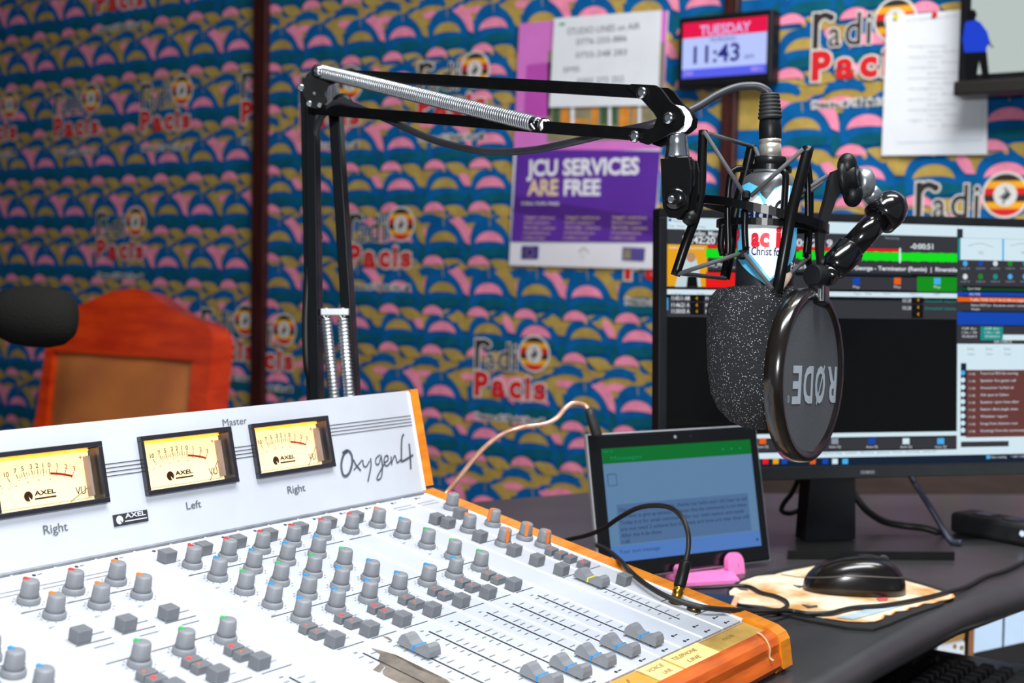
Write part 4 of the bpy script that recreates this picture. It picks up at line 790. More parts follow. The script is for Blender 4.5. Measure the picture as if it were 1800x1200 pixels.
m_ = MB(); wc = mouse_pt(.0, .80); m_.lathe(wc-mD*.0035-V((0, 0, .004)), mD, [(.0065, 0), (.0075, .001), (.0075, .006), (.0065, .007)], rubber, 20); m_.build('scroll_wheel', t)
t = thing('flat_phone', 'small black slab with peach edge lying by the console corner', 'phone', onz(1262, 1056, DESK))
ph = [onz(*p, DESK+.006) for p in ((1222, 1042), (1300, 1048), (1306, 1062), (1236, 1058))]
a = ph[0]; PFm = Frame((a.x, a.y, DESK), (ph[1]-ph[0]), (ph[0]-ph[3])); L_ = (ph[1]-ph[0]).length
m_ = MB().bbox(PFm, 0, -.065, L_, .0, .0008, .0062, M('peach_case', '#e8a888', .5), .002); m_.build('case', t); m_ = MB().bbox(PFm, .003, -.063, L_-.005, -.003, .0063, .0075, blackg, .0004); m_.build('screen', t)
# ------------------------------------------------------------------ wooden chair by the wall
cr_ = Matrix.Rotation(math.radians(-27), 3, 'Z') @ V((R.x, R.y, 0)).normalized(); cn_ = V((cr_.y, -cr_.x, 0)); lean = math.radians(9)
CHF = Frame(at(225, 640, 3.3), cr_, V((0, 0, math.cos(lean)))-cn_*math.sin(lean))
cw_ = M('orange_red_wood', '#e24206', .25, col2='#c22c02', scale=3, stretch=(3, 3, 12), coat=.45); cu = M('tan_leather', '#c87a38', .55, col2='#a35a34', scale=5, lo=.3, hi=.7)
cp_ = lambda p: CHF.hit(*p)
o_ = [cp_(p) for p in ((80.5, 603), (92, 570), (128, 543), (163, 526), (198, 512), (233, 507.5), (252, 510), (280, 528), (315, 550), (345, 560), (364, 572), (373, 590), (374.5, 606))]
w0, w1 = o_[0][0], o_[-1][0]; fl = (0-CHF.o.z)/CHF.y.z
t = thing('wooden_chair', 'glossy orange wooden chair with a tan padded back standing near the wall', 'chair', (CHF.o.x, CHF.o.y, 0))
top = catmull([(a, b, 0) for a, b in o_], 5); TH_ = .075
yb = -.36
outl = [(w0-.012, yb)]+[(p.x, p.y) for p in top]+[(w1+.004, yb)]
pi_ = [cp_(p) for p in ((93, 617), (150, 620), (215, 625), (275, 628), (338, 634))]
pad = [(w0+.035, yb+.06)]+pi_+[(w1-.045, yb+.06)]
# the frame is a ring round the pad
m_ = MB(); L0, R0 = pad[0], pad[-1]
yt = min(p[1] for p in pi_)
left = [(w0-.012, yb), (o_[0][0], o_[0][1]), (pi_[0][0], o_[0][1]), pi_[0], (L0[0], yb)]
cr2 = [(pi_[0][0], pi_[0][1])]+[(o_[0][0]*.5+pi_[0][0]*.5, o_[0][1])]
top_rail = [(p.x, p.y) for p in top]+[(w1, pi_[-1][1]-.01)]+pi_[::-1]+[(w0, pi_[0][1]-.01)]
m_.prism(CHF, top_rail, -TH_, 0, cw_); m_.build('top_rail', t)
MB().prism(CHF, [(w0-.012, yb), (w0, pi_[0][1]-.0101), (pi_[0][0], pi_[0][1]-.002), (L0[0], yb)], -TH_, -.0005, cw_).build('back_post', t)
MB().prism(CHF, [(w1+.004, yb), (w1, pi_[-1][1]-.0101), (pi_[-1][0], pi_[-1][1]-.002), (R0[0], yb)], -TH_, -.0005, cw_).build('back_post', t)
MB().bbox(CHF, L0[0]-.002, yb, R0[0]+.002, yb+.06, -TH_+.01, -.005, cw_, .004).build('lower_rail', t)
m_ = MB(); bm = bmesh.new(); nx_, ny_ = 12, 10; g = {}
for i in range(nx_+1):
    for j in range(ny_+1):
        f, h_ = i/nx_, j/ny_; k = min(int(f*4), 3); tt = f*4-k; yt_ = pi_[k][1]*(1-tt)+pi_[k+1][1]*tt; xl = L0[0]+(pi_[0][0]-L0[0])*h_; xr = R0[0]+(pi_[-1][0]-R0[0])*h_
        g[i, j] = len(m_.v); e_ = min(min(f, 1-f)*6, 1)*min(min(h_, 1-h_)*6, 1); m_.v.append(CHF.pt(xl+(xr-xl)*f, yb+.06+(yt_-yb-.06)*h_, -.014+.018*e_**.5))
i_ = m_.m(cu)
for i in range(nx_):
    for j in range(ny_): m_.f.append((g[i, j], g[i+1, j], g[i+1, j+1], g[i, j+1])); m_.mi.append(i_); m_.sm.append(True)
bm.free(); m_.bbox(CHF, L0[0]+.001, yb+.061, R0[0]-.001, min(p[1] for p in pi_)-.004, -.05, -.015, cu, .004); m_.build('back_pad', t)
sz = .44; sc = CHF.pt((w0+w1)/2, (sz-CHF.o.z)/CHF.y.z, 0); STF = Frame((sc.x, sc.y, 0), cr_, -cn_)
hw = (w1-w0)/2
MB().bbox(STF, -hw, -.46, hw, -.005, sz-.07, sz-.02, cw_, .006).build('seat_frame', t); MB().bbox(STF, -hw+.015, -.45, hw-.015, -.02, sz-.0195, sz+.035, cu, .018).build('seat_pad', t)
for sx_ in (-hw+.025, hw-.025):
    MB().bbox(STF, sx_-.02, -.45, sx_+.02, -.41, 0, sz-.0705, cw_, .004).build('leg', t)
    pb = CHF.pt(sx_+(w0+w1)/2, yb, -TH_/2); MB().bar(pb, V((pb.x-cn_.x*.10, pb.y-cn_.y*.10, .0)), .04, .05, cw_, V(cr_)).build('leg', t)
# ------------------------------------------------------------------ guest microphone at the left edge
gm = 1.9; gp = at(62, 556, gm); ga = (at(130, 560, gm)-at(0, 552, gm)).normalized()
gfo = M('dark_foam', '#222220', .95, bump=.8, bscale=300, spec=.1)
t = thing('guest_microphone', 'blurred dark foam covered microphone poking in from the left edge', 'microphone', gp-V((0, 0, .042)))
m_ = MB(); m_.lathe(gp, ga, [(.012, -.058), (.030, -.052), (.039, -.03), (.0425, -.005), (.042, .02), (.037, .04), (.026, .052), (.010, .0565), (.001, .057)], gfo, 28); m_.build('foam_windscreen', t)
m_ = MB(); m_.lathe(gp, ga, [(.015, -.20), (.019, -.195), (.022, -.12), (.024, -.07), (.024, -.04)], M('mic_grey', '#3a3d40', .4, .4), 24); m_.build('body', t)
ge = gp-ga*.19
t = thing('microphone_stand', 'black floor stand holding the guest microphone just outside the left edge', 'stand', (ge.x-.05, ge.y-.05, 0))
m_ = MB(); b0 = V((ge.x-.05, ge.y-.05, 0)); m_.lathe(b0, (0, 0, 1), [(.13, 0), (.13, .008), (.12, .014), (.02, .022)], blackm, 32); m_.build('base', t)
m_ = MB(); m_.tube([b0+V((0, 0, .02)), b0+V((0, 0, .9))], .010, blackm, 14, interp=0); m_.build('pole', t)
m_ = MB(); m_.tube([b0+V((0, 0, .9)), b0+V((-.02, -.02, .99)), ge-ga*.03+V((0, 0, -.005)), ge-ga*.0105], .007, blackm, 12); m_.build('gooseneck', t)
# ------------------------------------------------------------------ scissor arm
EB = 1.50
t = thing('microphone_boom', 'black spring balanced scissor arm reaching from behind the console to the microphone', 'microphone arm', onz(590, 900, DESK))
basep = at(590, 690, EB); t.location = (basep.x, basep.y, DESK)
def barp(p0, d0, p1, d1, w_, mat=blackm, name='bar'):
    m_ = MB().bar(at(*p0, d0), at(*p1, d1), w_, w_, mat, V((0, 0, 1)), .0008); return m_.build(name, t)
barp((557, 129), EB, (1152, 163), 1.185, .0108, name='upper_bar'); barp((548, 192), EB-.0, (1142, 238), 1.185, .0108, name='upper_bar')
def post(p0, p1, d, w_=.0125):
    a, b = at(*p0, d), at(*p1, d); q = a+(b-a)*((DESK+.05-a.z)/(b.z-a.z)); MB().bar(a, q, w_, w_, blackg, V((1, .25, 0)), .0012).build('lower_bar', t)
post((549, 172), (557, 700), EB+.006); post((590, 190), (622, 700), EB+.006); post((538, 160), (549, 700), EB+.03, .010)
m_ = MB(); bx_ = at(585, 690, EB+.006); bx_.z = DESK
m_.bbox(WORLD, bx_.x-.035, bx_.y-.03, bx_.x+.035, bx_.y+.03, DESK+.0005, DESK+.052, blackm, .004); m_.lathe(V((bx_.x, bx_.y, DESK+.052)), (0, 0, 1), [(.014, 0), (.014, .02)], blackm, 18); m_.build('base_clamp', t)
def spring(p0, p1, r, turns, wire, mat, name='spring'):
    ax = (p1-p0); L_ = ax.length; ax.normalize(); a = ax.orthogonal().normalized(); b = ax.cross(a); N = turns*10
    pts = [p0+ax*(L_*i/N)+(a*math.cos(2*math.pi*i/10)+b*math.sin(2*math.pi*i/10))*r for i in range(N+1)]
    m_ = MB(); m_.tube(pts, wire, mat, 5, interp=0); return m_, p0, p1, ax
sprm = M('spring_wire', '#c4c8cc', .3, .9, noise=.05, scale=60)
s0, s1 = at(566, 126, EB-.022), at(938, 217, 1.27)
m_, *_r2 = spring(s0, s1, .0066, 104, .00115, sprm); m_.build('spring', t)
m_ = MB(); m_.lathe(at(553, 123, EB-.022), (s1-s0), [(.003, 0), (.0065, .003), (.0065, .009), (.004, .013)], chrome, 16); m_.build('spring_pin', t)
m_ = MB(); hk = at(945, 219, 1.27); m_.tube([s1, hk+U*.006, at(955, 222, 1.268)+R*.002, hk-U*.006, s1-R*.003], .0013, sprm, 6); m_.lathe(at(957, 222, 1.272)-FW*.004, -FW, [(.0068, -.004), (.0068, .004), (.004, .006)], chrome, 14); m_.lathe(at(966, 225, 1.272), (s1-s0), [(.0042, 0), (.0042, .006)], chrome, 12); m_.build('spring_pin', t)
for xa, xb in ((573, 586), (602, 612)):
    p0, p1 = at(xa, 560, EB+.0), at(xb+2, 705, EB+.0); p1 = p0+(p1-p0)*((DESK+.06-p0.z)/(p1.z-p0.z)); m_ = MB(); m_.tube([p0, p1], .0056, sprm, 14, interp=0)
    for k in range(60): q = p0+(p1-p0)*(k/60); m_.lathe(q, p1-p0, [(.0059, 0), (.0062, .001), (.0059, .002)], sprm, 12)
    m_.tube([p0+U*.000, p0+U*.006-R*.004, p0+U*.011, p0+U*.006+R*.004, p0], .0012, sprm, 6); m_.build('spring', t)
m_ = MB().bar(at(564, 548, EB+.0), at(614, 548, EB+.0), .008, .0075, M('zinc_bar', '#c8cccf', .4, .6), V((0, 0, 1))); o = m_.build('spring_crossbar', t)
def plate(fr, pts, z0, z1, mat): return MB().prism(fr, pts, z0, z1, mat)
GF = Frame(at(1170, 200, 1.172), at(1150, 200, 1.185)-at(556, 160, 1.5), U); gq = lambda p: GF.hit(*p)
for z0 in (.006, -.012):
    m_ = plate(GF, [gq(p) for p in ((1112, 153), (1122, 150), (1162, 152), (1172, 158), (1190, 182), (1206, 194), (1212, 206), (1210, 222), (1200, 231), (1172, 245), (1148, 256), (1136, 252), (1130, 238), (1160, 226), (1166, 210), (1160, 200), (1138, 176), (1128, 168))], z0, z0+.003, blackm); m_.build('end_bracket', t)
for x, y in ((1141, 166), (1128, 242), (1188, 210)):
    m_ = MB(); m_.lathe(GF.pt(*gq((x, y)), .009), GF.z, [(.0052, 0), (.0052, .0022), (.0042, .0034), (.002, .0036)], chrome, 16); m_.build('bolt', t)
EFr = Frame(at(560, 160, EB-.012), R, U); eq = lambda p: EFr.hit(*p)
m_ = plate(EFr, [eq(p) for p in ((533, 148), (540, 132), (553, 124), (566, 132), (590, 136), (600, 142), (578, 150), (570, 165), (576, 178), (560, 192), (546, 190), (533, 165))], -.002, .004, blackm); m_.build('elbow_bracket', t)
for x, y, r in ((530, 156, .0042), (545, 184, .0036), (563, 187, .003), (554, 166, .002)): m_ = MB(); m_.lathe(EFr.pt(*eq((x, y)), .004), EFr.z, [(r, 0), (r, .003), (r*.7, .004)], chrome, 14); m_.build('bolt', t)
m_ = MB(); m_.lathe(at(603, 184, EB), -FW, [(.011, -.004), (.011, .008), (.007, .010)], blackp, 20); m_.build('tension_knob', t)
uz = M('white_zinc', '#dcdfe0', .3, .5)
UFr = Frame(at(1192, 212, 1.172), R, U); uq = lambda p: UFr.hit(*p)
m_ = MB(); m_.prism(UFr, [uq(p) for p in ((1184, 187), (1200, 190), (1210, 200), (1215, 212), (1212, 224), (1203, 234), (1178, 236), (1178, 231), (1192, 226), (1201, 216), (1201, 208), (1194, 198))], -.009, .009, uz); m_.lathe(at(1190, 234, 1.172), -U, [(.009, 0), (.0092, .003), (.0086, .004), (.0092, .010), (.0105, .018), (.0105, .024)], chrome, 20); o = m_.build('swivel_stud', t); o['label'] = 'shiny steel swivel stud'
# ------------------------------------------------------------------ microphone, shock mount, pop filter
MZ = 1.215
t = thing('studio_microphone', 'upside down studio microphone with blue station sleeve and grey foam with painted glints', 'microphone', at(1335, 755, MZ))
mtop, mbot = at(1354, 283, MZ), at(1343, 520, MZ); max_ = (mbot-mtop).normalized(); ML = (mbot-mtop).length
mbod = M('mic_silver_grey', '#6c6e70', .32, .6, noise=.12, scale=50)
m_ = MB(); m_.lathe(mtop, max_, [(.0135, .006), (.0145, .010), (.0205, .014), (.0235, .022), (.0255, .034), (.0255, ML)], mbod, 40); m_.build('body', t)
m_ = MB(); m_.lathe(mtop-max_*.0035, max_, [(.0136, 0), (.0138, .001), (.0138, .0075)], M('ribbed_ring', '#3a3c3e', .3, .7), 48, fins=1, find=.10); m_.build('lock_ring', t)
# printed sleeve: a wrapped sheet built on a cylinder grid
slv = M('sleeve_sky_blue', '#5fc6f2', .4, noise=.04, scale=20); slw = M('sleeve_white', '#eef2f6', .4, noise=.02, scale=20); slk = M('sleeve_black', '#1c1f24', .45, noise=.1, scale=40); sln = M('sleeve_navy', '#15285a', .45, noise=.05, scale=20); slr = M('sleeve_red', '#e0182c', .45, noise=.05, scale=20); sly = M('sleeve_amber', '#e0a030', .45, noise=.05, scale=20)
mxr = (R-max_*R.dot(max_)).normalized(); mxn = mxr.cross(max_); mxn = mxn if mxn.dot(FW) < 0 else -mxn
class Cyl:                                                       # drawing on the sleeve: x round the body (metres), y down from the top
    def __init__(s, r): s.r = r
    def pt(s, x, y, z=0): a = x/s.r; return mtop+max_*y+(mxr*math.sin(a)+mxn*math.cos(a))*(s.r+z)
CY = Cyl(.0257)
def cyl_poly(mb, pts, z, mat, n=None):                            # subdivided so that it bends with the body
    bm = bmesh.new(); f = bm.faces.new([bm.verts.new((x, y, 0)) for x, y in pts])
    if f.normal.z > 0: bmesh.ops.reverse_faces(bm, faces=[f])
    x0, x1 = min(p[0] for p in pts), max(p[0] for p in pts)
    for k in range(1, int((x1-x0)/.003)+1): bmesh.ops.bisect_plane(bm, geom=bm.verts[:]+bm.edges[:]+bm.faces[:], plane_co=(x0+.003*k, 0, 0), plane_no=(1, 0, 0))
    bmesh.ops.triangulate(bm, faces=bm.faces[:]); bm.verts.index_update()
    mb.add([CY.pt(v.co.x, v.co.y, z) for v in bm.verts], [tuple(v.index for v in f.verts) for f in bm.faces], mat, True); bm.free()
def cyl_text(mb, s_, x, y, h, w_, z, mat, bold=0.0):
    vs, fs = text_mesh(s_, bold); x0 = min(v[0] for v in vs); x1 = max(v[0] for v in vs); mb.add([CY.pt(x+(a-x0)/(x1-x0)*w_, y-b*h/CAPH, z) for a, b in vs], fs, mat)
mpx = lambda px: math.asin(max(-1, min(1, (px)/51.5)))*.0257
def Q(px, py):                                                   # photo pixel on the sleeve
    f = (py-283)/(520-283); cxm = 1354+(1343-1354)*f; return (mpx(px-cxm), f*ML)
m_ = MB(); cyl_poly(m_, [(-.0403, .030), (.0403, .030), (.0403, ML), (-.0403, ML)][::-1], .0001, slk)
cyl_poly(m_, [Q(*p) for p in ((1303, 330), (1312, 326), (1325, 334), (1330, 348), (1338, 356), (1352, 336), (1368, 328), (1385, 330), (1397, 340), (1396, 430), (1386, 458), (1362, 480), (1336, 502), (1312, 484), (1296, 460), (1296, 420))], .0003, slv)
cyl_poly(m_, [Q(*p) for p in ((1308, 352), (1318, 344), (1328, 352), (1334, 366), (1348, 342), (1364, 331), (1380, 330), (1376, 372), (1374, 420), (1374, 440), (1366, 470), (1344, 492), (1326, 468), (1312, 450), (1308, 420))], .0005, slw)
cyl_text(m_, 'radi', *Q(1300, 392), .0135, Q(1346, 380)[0]-Q(1300, 380)[0], .0008, sln, .03)
q = Q(1366, 372); cyl_poly(m_, [(q[0]+.0075*math.cos(a*math.pi/12), q[1]+.0085*math.sin(a*math.pi/12)) for a in range(24)], .0007, slk); cyl_poly(m_, [(q[0]+.0055*math.cos(a*math.pi/12), q[1]+.0003+.0058*math.sin(a*math.pi/12)) for a in range(24)], .0009, slw)
cyl_poly(m_, [Q(*p) for p in ((1353, 390), (1378, 390), (1376, 396), (1356, 396))], .0008, sly)
cyl_text(m_, 'P', *Q(1295, 436), .0145, .0085, .0008, slr, .05); cyl_text(m_, 'a', *Q(1314, 436), .0150, .0075, .0008, slr, .05); cyl_text(m_, 'c', *Q(1327, 436), .0150, .0080, .0008, slr, .05); cyl_text(m_, 'i', *Q(1353, 436), .0165, .0047, .0008, slr, .05); cyl_text(m_, 's', *Q(1369, 436), .0150, .0075, .0008, slr, .05)
cyl_text(m_, 'of Christ for', *Q(1304, 452), .0068, Q(1366, 452)[0]-Q(1304, 452)[0], .0008, sln, .015)
cyl_text(m_, 'PA', *Q(1381, 476), .0075, .009, .0008, slw)
o = m_.build('printed_sleeve', t); o['label'] = 'blue white and black printed sleeve'
# foam windscreen
fc = at(1336, 630, MZ); m_ = MB(); fu = -max_
foam = foam_mat(); prof = []
FB = [(1248, 522, 1428), (1240, 545, 1430), (1239, 600, 1430), (1241, 650, 1428), (1248, 690, 1424), (1262, 718, 1414), (1285, 740, 1395), (1312, 752, 1370)]
FB = [(1290, 503, 1392), (1262, 507, 1415)]+FB+[(1334, 755, 1346)]
mm = MZ/F; P0 = at(1338, 503, MZ); pr_ = []
for l, y, r in FB: pr_.append(((r-l)/2*mm, (y-503)*mm))
ax_f = (at(1338, 755, MZ)-P0).normalized(); m_.lathe(P0, ax_f, [(.012, -.001)]+pr_+[(.001, 252.4*mm)], foam, 56)
m_.build('foam_windscreen', t)
# cable plug of the microphone
t = thing('xlr_cable', 'black microphone cable with plug hanging along the arm to the microphone', 'cable', at(1356, 283, MZ))
xt, xb = at(1353, 165, MZ), at(1354.5, 281, MZ); xa = (xb-xt).normalized(); XL = (xb-xt).length; k = MZ/F
m_ = MB(); m_.lathe(xt, xa, [(.0085*.9, 0), (.0085, .002)]+[q for i in range(6) for q in ((.0078+i*.00035, .002+i*.0034), (.0088+i*.00035, .0028+i*.0034), (.0088+i*.00035, .0044+i*.0034), (.0078+i*.00035, .0050+i*.0034))]+[(.0095, .0225)], rubber, 24); m_.build('strain_relief', t)
m_ = MB(); m_.lathe(xt+xa*.0226, xa, [(.0085, 0), (.0092, .001), (.0098, .006), (.0098, .0165), (.0094, .0172)], blackp, 32, fins=1, find=.05); m_.build('plug_sleeve', t)
m_ = MB(); m_.lathe(xt+xa*.0399, xa, [(.0094, 0), (.0094, .003), (.0090, .0032), (.0090, .0045), (.0094, .0047), (.0094, XL-.0410)], M('plug_silver', '#c9c4b8', .3, .7, noise=.1, scale=60), 32); o = m_.build('plug_barrel', t); o['label'] = 'silver plug barrel'
m_ = MB(); m_.tube([at(*p) for p in ((562, 420, 1.53), (548, 330, 1.52), (556, 230, 1.50), (580, 188, 1.475), (603, 180, 1.46), (640, 193, 1.445), (690, 214, 1.42), (760, 245, 1.39), (830, 263, 1.35), (880, 267, 1.33), (940, 263, 1.30), (1010, 249, 1.26), (1080, 232, 1.23), (1140, 220, 1.20), (1190, 203, 1.20), (1225, 188, 1.205), (1262, 166, 1.21), (1296, 153, 1.215), (1328, 151, 1.215), (1346, 158, 1.215), (1353, 167, 1.215))], .0036, M('grey_black_cable', '#33343a', .45, noise=.1, scale=60), 10); m_.build('cable', t)
m_ = MB(); m_.tube([at(*p) for p in ((543, 470, 1.52), (538, 560, 1.52), (540, 640, 1.52), (548, 720, 1.53))]+[V((basep.x-.05, basep.y-.02, DESK+.006))], .0045, cablem, 10); m_.build('cable', t)
# shock mount
t = thing('shock_mount', 'black wire cradle of rods and elastic cords gripping the blue microphone', 'shock mount', at(1345, 480, MZ))
rodm = M('satin_black_rod', '#0a0a0b', .3, noise=.1, scale=60, spec=.22)
def rod(pts, r=.0042, name='rod', seg=4):
    m_ = MB(); m_.tube([at(*p) for p in pts], r, rodm, 8, interp=5); return m_.build(name, t)
rod([(1236, 230, 1.20), (1234, 290, 1.195), (1232, 340, 1.19), (1224, 378, 1.185), (1205, 430, 1.18), (1187, 484, 1.18)])
rod([(1421, 260, 1.172), (1408, 310, 1.165), (1391, 375, 1.158), (1381, 430, 1.155), (1372, 480, 1.155), (1366, 514, 1.158)], .005)
rod([(1322, 255, 1.27), (1312, 300, 1.27), (1292, 380, 1.268), (1284, 440, 1.266), (1274, 490, 1.266)], .005)
rod([(1416, 268, 1.262), (1423, 320, 1.26), (1424, 380, 1.258), (1420, 450, 1.258), (1425, 470, 1.262)], .0034)
def hoop(px, pr, name, rad, hgt, th_):
    m_ = MB(); c_ = at(*px, pr); n = 56; vs = []
    ax2 = max_
    for i in range(n):
        a = 2*math.pi*i/n; d = mxr*math.sin(a)+mxn*math.cos(a)
        for r_, h_ in ((rad, -hgt/2), (rad+th_, -hgt/2), (rad+th_, hgt/2), (rad, hgt/2)): vs.append(c_+d*r_+tiltv(d, r_)+ax2*h_)
    m_.add(vs, [(i*4+k_, i*4+(k_+1) % 4, ((i+1) % n)*4+(k_+1) % 4, ((i+1) % n)*4+k_) for i in range(n) for k_ in range(4)], rodm); return m_.build(name, t)
tiltv = lambda d, r_: max_*(d.dot(mxr)*r_*.19+d.dot(mxn)*r_*.05)
hoop((1343, 377), MZ, 'outer_hoop', .0535, .0072, .003)
tiltv = lambda d, r_: max_*(d.dot(mxr)*r_*.02)
hoop((1343, 397), MZ, 'inner_hoop', .0385, .006, .003); hoop((1353, 297), MZ, 'top_collar', .0165, .0045, .0025)
for pts in ([(1305, 296, 1.19), (1292, 298, 1.188), (1284, 310, 1.186), (1279, 360, 1.185), (1280, 440, 1.185), (1276, 452, 1.184)], [(1376, 300, 1.19), (1381, 310, 1.188), (1379, 350, 1.186), (1376, 400, 1.184)], [(1311, 340, 1.183), (1309, 400, 1.181), (1311, 440, 1.181)], [(1413, 300, 1.235), (1419, 312, 1.236), (1420, 400, 1.238), (1416, 452, 1.24)], [(1270, 395, 1.19), (1267, 430, 1.188), (1270, 448, 1.186)]): rod(pts, .0030, 'clamp_rod')
for x, y in ((1312, 343), (1305, 447)):
    m_ = MB(); m_.bar(at(x, y-8, 1.178), at(x-1, y+9, 1.178), .007, .008, rodm, FW, .002); m_.build('cord_hook', t)
elas = M('grey_elastic_cord', '#4a4b4d', .8, noise=.15, scale=90); worn = M('worn_cord_end', '#a08c78', .9, noise=.2, scale=90)
def cord(pts, r=.0019):
    m_ = MB(); m_.tube([at(*p) for p in pts], r, elas, 8, interp=0); return m_
for pts in ([(1238, 232, 1.196), (1308, 341, 1.178)], [(1238, 232, 1.20), (1320, 257, 1.265)], [(1319, 345, 1.178), (1412, 262, 1.168)], [(1327, 260, 1.266), (1340, 290, 1.24)], [(1190, 482, 1.178), (1302, 445, 1.176)], [(1191, 480, 1.18), (1275, 489, 1.262)], [(1308, 445, 1.176), (1358, 508, 1.154)], [(1400, 345, 1.235), (1455, 308, 1.24)], [(1405, 350, 1.24), (1445, 320, 1.262)]): cord(pts).build('elastic_cord', t)
m_ = cord([(1372, 506, 1.157), (1388, 482, 1.18), (1424, 449, 1.258)]); m_.tube([at(1373, 505, 1.158), at(1378, 495, 1.165), at(1388, 483, 1.178)], lambda f: .0026+.0014*math.sin(math.pi*f), worn, 8); m_.build('elastic_cord', t)
# swivel at the left
m_ = MB(); SWF = Frame(at(1196, 330, 1.17), R*.9-FW*.43, U); sq = lambda p: SWF.hit(*p)
for z0, z1 in ((.009, .013), (-.013, -.009)): m_.prism(SWF, [sq(p) for p in ((1170, 282), (1218, 280), (1222, 300), (1221, 340), (1216, 368), (1202, 386), (1184, 384), (1174, 366))], z0, z1, rodm)
m_.lathe(at(1196, 281, 1.17), -U, [(.0112, 0), (.0124, .002), (.0124, .017), (.0118, .022), (.009, .028)], rodm, 28); m_.build('swivel_fork', t)
m_ = MB(); m_.lathe(at(1195, 277, 1.17), -U, [(.0105, 0), (.0108, .004), (.0098, .005)], rodm, 24, fins=1, find=.08); m_.lathe(at(1197, 296, 1.163), -U, [(.006, 0), (.0058, .012), (.004, .014)], chrome, 16); m_.build('thread_collar', t)
m_ = MB(); m_.lathe(SWF.pt(*sq((1198, 352)), .013), SWF.z, [(.0088, 0), (.0092, .002), (.0092, .005), (.008, .0068), (.004, .0075)], blackg, 24); m_.build('pivot_boss', t)
m_ = MB(); m_.lathe(SWF.pt(*sq((1194, 354)), .0202), SWF.z, [(.0032, 0), (.0032, .0012), (.0024, .0022)], chrome, 14); m_.build('pivot_screw', t)
m_ = MB(); m_.lathe(at(1213, 385, 1.175), R*.4-U, [(.006, -.006), (.0066, 0), (.004, .005)], blackp, 14); m_.build('pivot_tail', t)
# pop filter
PD = 1.185
pn_az = math.radians(69); tow = -ray(1425, 660); tow = V((tow.x, tow.y, 0)).normalized(); rgt = V((-tow.y, tow.x, 0))
pnrm = (tow*math.cos(pn_az)+rgt*math.sin(pn_az)).normalized(); pup = (V((0, 0, 1))+rgt*.165).normalized()
lft = pup.cross(pnrm).normalized()
PFR = Frame(at(1425, 660, PD), lft, pnrm.cross(lft))                                         # x to the right of the face, z out of the face
t = thing('pop_filter', 'round black pop filter on a bent tube with white upside down lettering', 'pop filter', at(1413, 815, PD))
m_ = MB(); rr = .0745; n = 72; prof = [(rr-.0105, 0), (rr-.008, .0026), (rr-.003, .0036), (rr-.0005, .0016), (rr+.0004, -.004), (rr, -.0115), (rr-.004, -.012), (rr-.0105, -.009)]
m_.lathe(PFR.o, PFR.z, [(a, b) for a, b in prof]+[prof[0]], M('gloss_black_ring', '#181411', .2, noise=.1, scale=40, coat=.3), n); m_.f = m_.f[:-2]; m_.mi = m_.mi[:-2]; m_.sm = m_.sm[:-2]; m_.build('ring', t)
pm = M('grey_mesh_cloth', '#4c4f54', .9, noise=.12, scale=900, bump=.3, bscale=1400); m_ = MB(); m_.disc(PFR, 0, 0, rr-.0098, .0005, pm, 64)
lg = M('pale_lettering', '#a9b4bd', .7, noise=.06, scale=60)
msh = m_.build('mesh', t)
m_ = MB()
def ptext(s_, cx_, cy_, h, w_, bold): m_.text(PFR, s_, cx_, cy_, h, .0010, lg, width=w_, align='C', rot=math.pi, bold=bold)
tc = PFR.hit(1427, 676); a0 = PFR.hit(1468, 676)[0]; a1 = PFR.hit(1391, 676)[0]; hh_ = .0295
W_ = a0-a1; cy_ = tc[1]+hh_/2
for ch_, f0, f1 in (('R', 0, .22), ('O', .27, .50), ('D', .55, .76), ('E', .81, 1.0)):
    c_ = a0-W_*(f0+f1)/2; ptext(ch_, c_, cy_, hh_, W_*(f1-f0), .03)
c_ = a0-W_*.385; m_.ribbon(PFR, [(c_-.008, cy_-hh_-.002), (c_+.008, cy_+.002)], .0024, .0014, lg, smooth=False); m_.ribbon(PFR, [(a1-.008+.0026*math.cos(i*.42), cy_-hh_+.003+.0026*math.sin(i*.42)) for i in range(16)], .0006, .0012, lg, smooth=False); m_.text(PFR, 'R', a1-.008, cy_-hh_+.0043, .0026, .0012, lg, align='C', rot=math.pi)
o = m_.build('lettering', msh); o['label'] = 'pale upside down lettering'
CLF = Frame(at(1439, 517, PD+.001), R*.85-FW*.5, U+R*.16); m_ = MB().bbox(CLF, -.0075, -.0085, .0075, .0085, -.008, .007, blackg, .002); m_.bbox(CLF, .0015, -.004, .0045, .004, .0069, .0078, M('clip_screw', '#5a5d60', .35, .5), .0003); m_.build('ring_clip', t)
jc = at(1441, 484, PD+.003); m_ = MB(); m_.lathe(jc+FW*.006, (-FW-R*1.1), [(.0095, -.010), (.0098, 0), (.0098, .008), (.009, .0095)], M('knob_face_black', '#1c1d20', .6, noise=.1, scale=60, spec=.12), 28); m_.build('thumb_disc', t)
m_ = MB(); m_.lathe(at(1458, 480, PD+.012), (R*.55-U*.4-FW*.3), [(.008, -.006), (.0088, 0), (.0088, .006), (.0075, .008)], blackg, 24, fins=1, find=.08); m_.build('knuckle', t)
tb0, tb1 = at(1467, 468, PD+.014), at(1556, 372, PD+.035); td = (tb1-tb0).normalized()
m_ = MB(); m_.lathe(tb0, td, [(.0085, -.006), (.0125, -.002), (.0128, .004), (.0135, .022), (.012, .024)], blackg, 32, fins=1, find=.07); m_.build('knurled_collar', t)
m_ = MB(); m_.tube([tb0+td*.02, tb1], .0108, M('tube_black', '#0d0d0e', .14, coat=.4), 24, interp=0); m_.build('bent_tube', t)
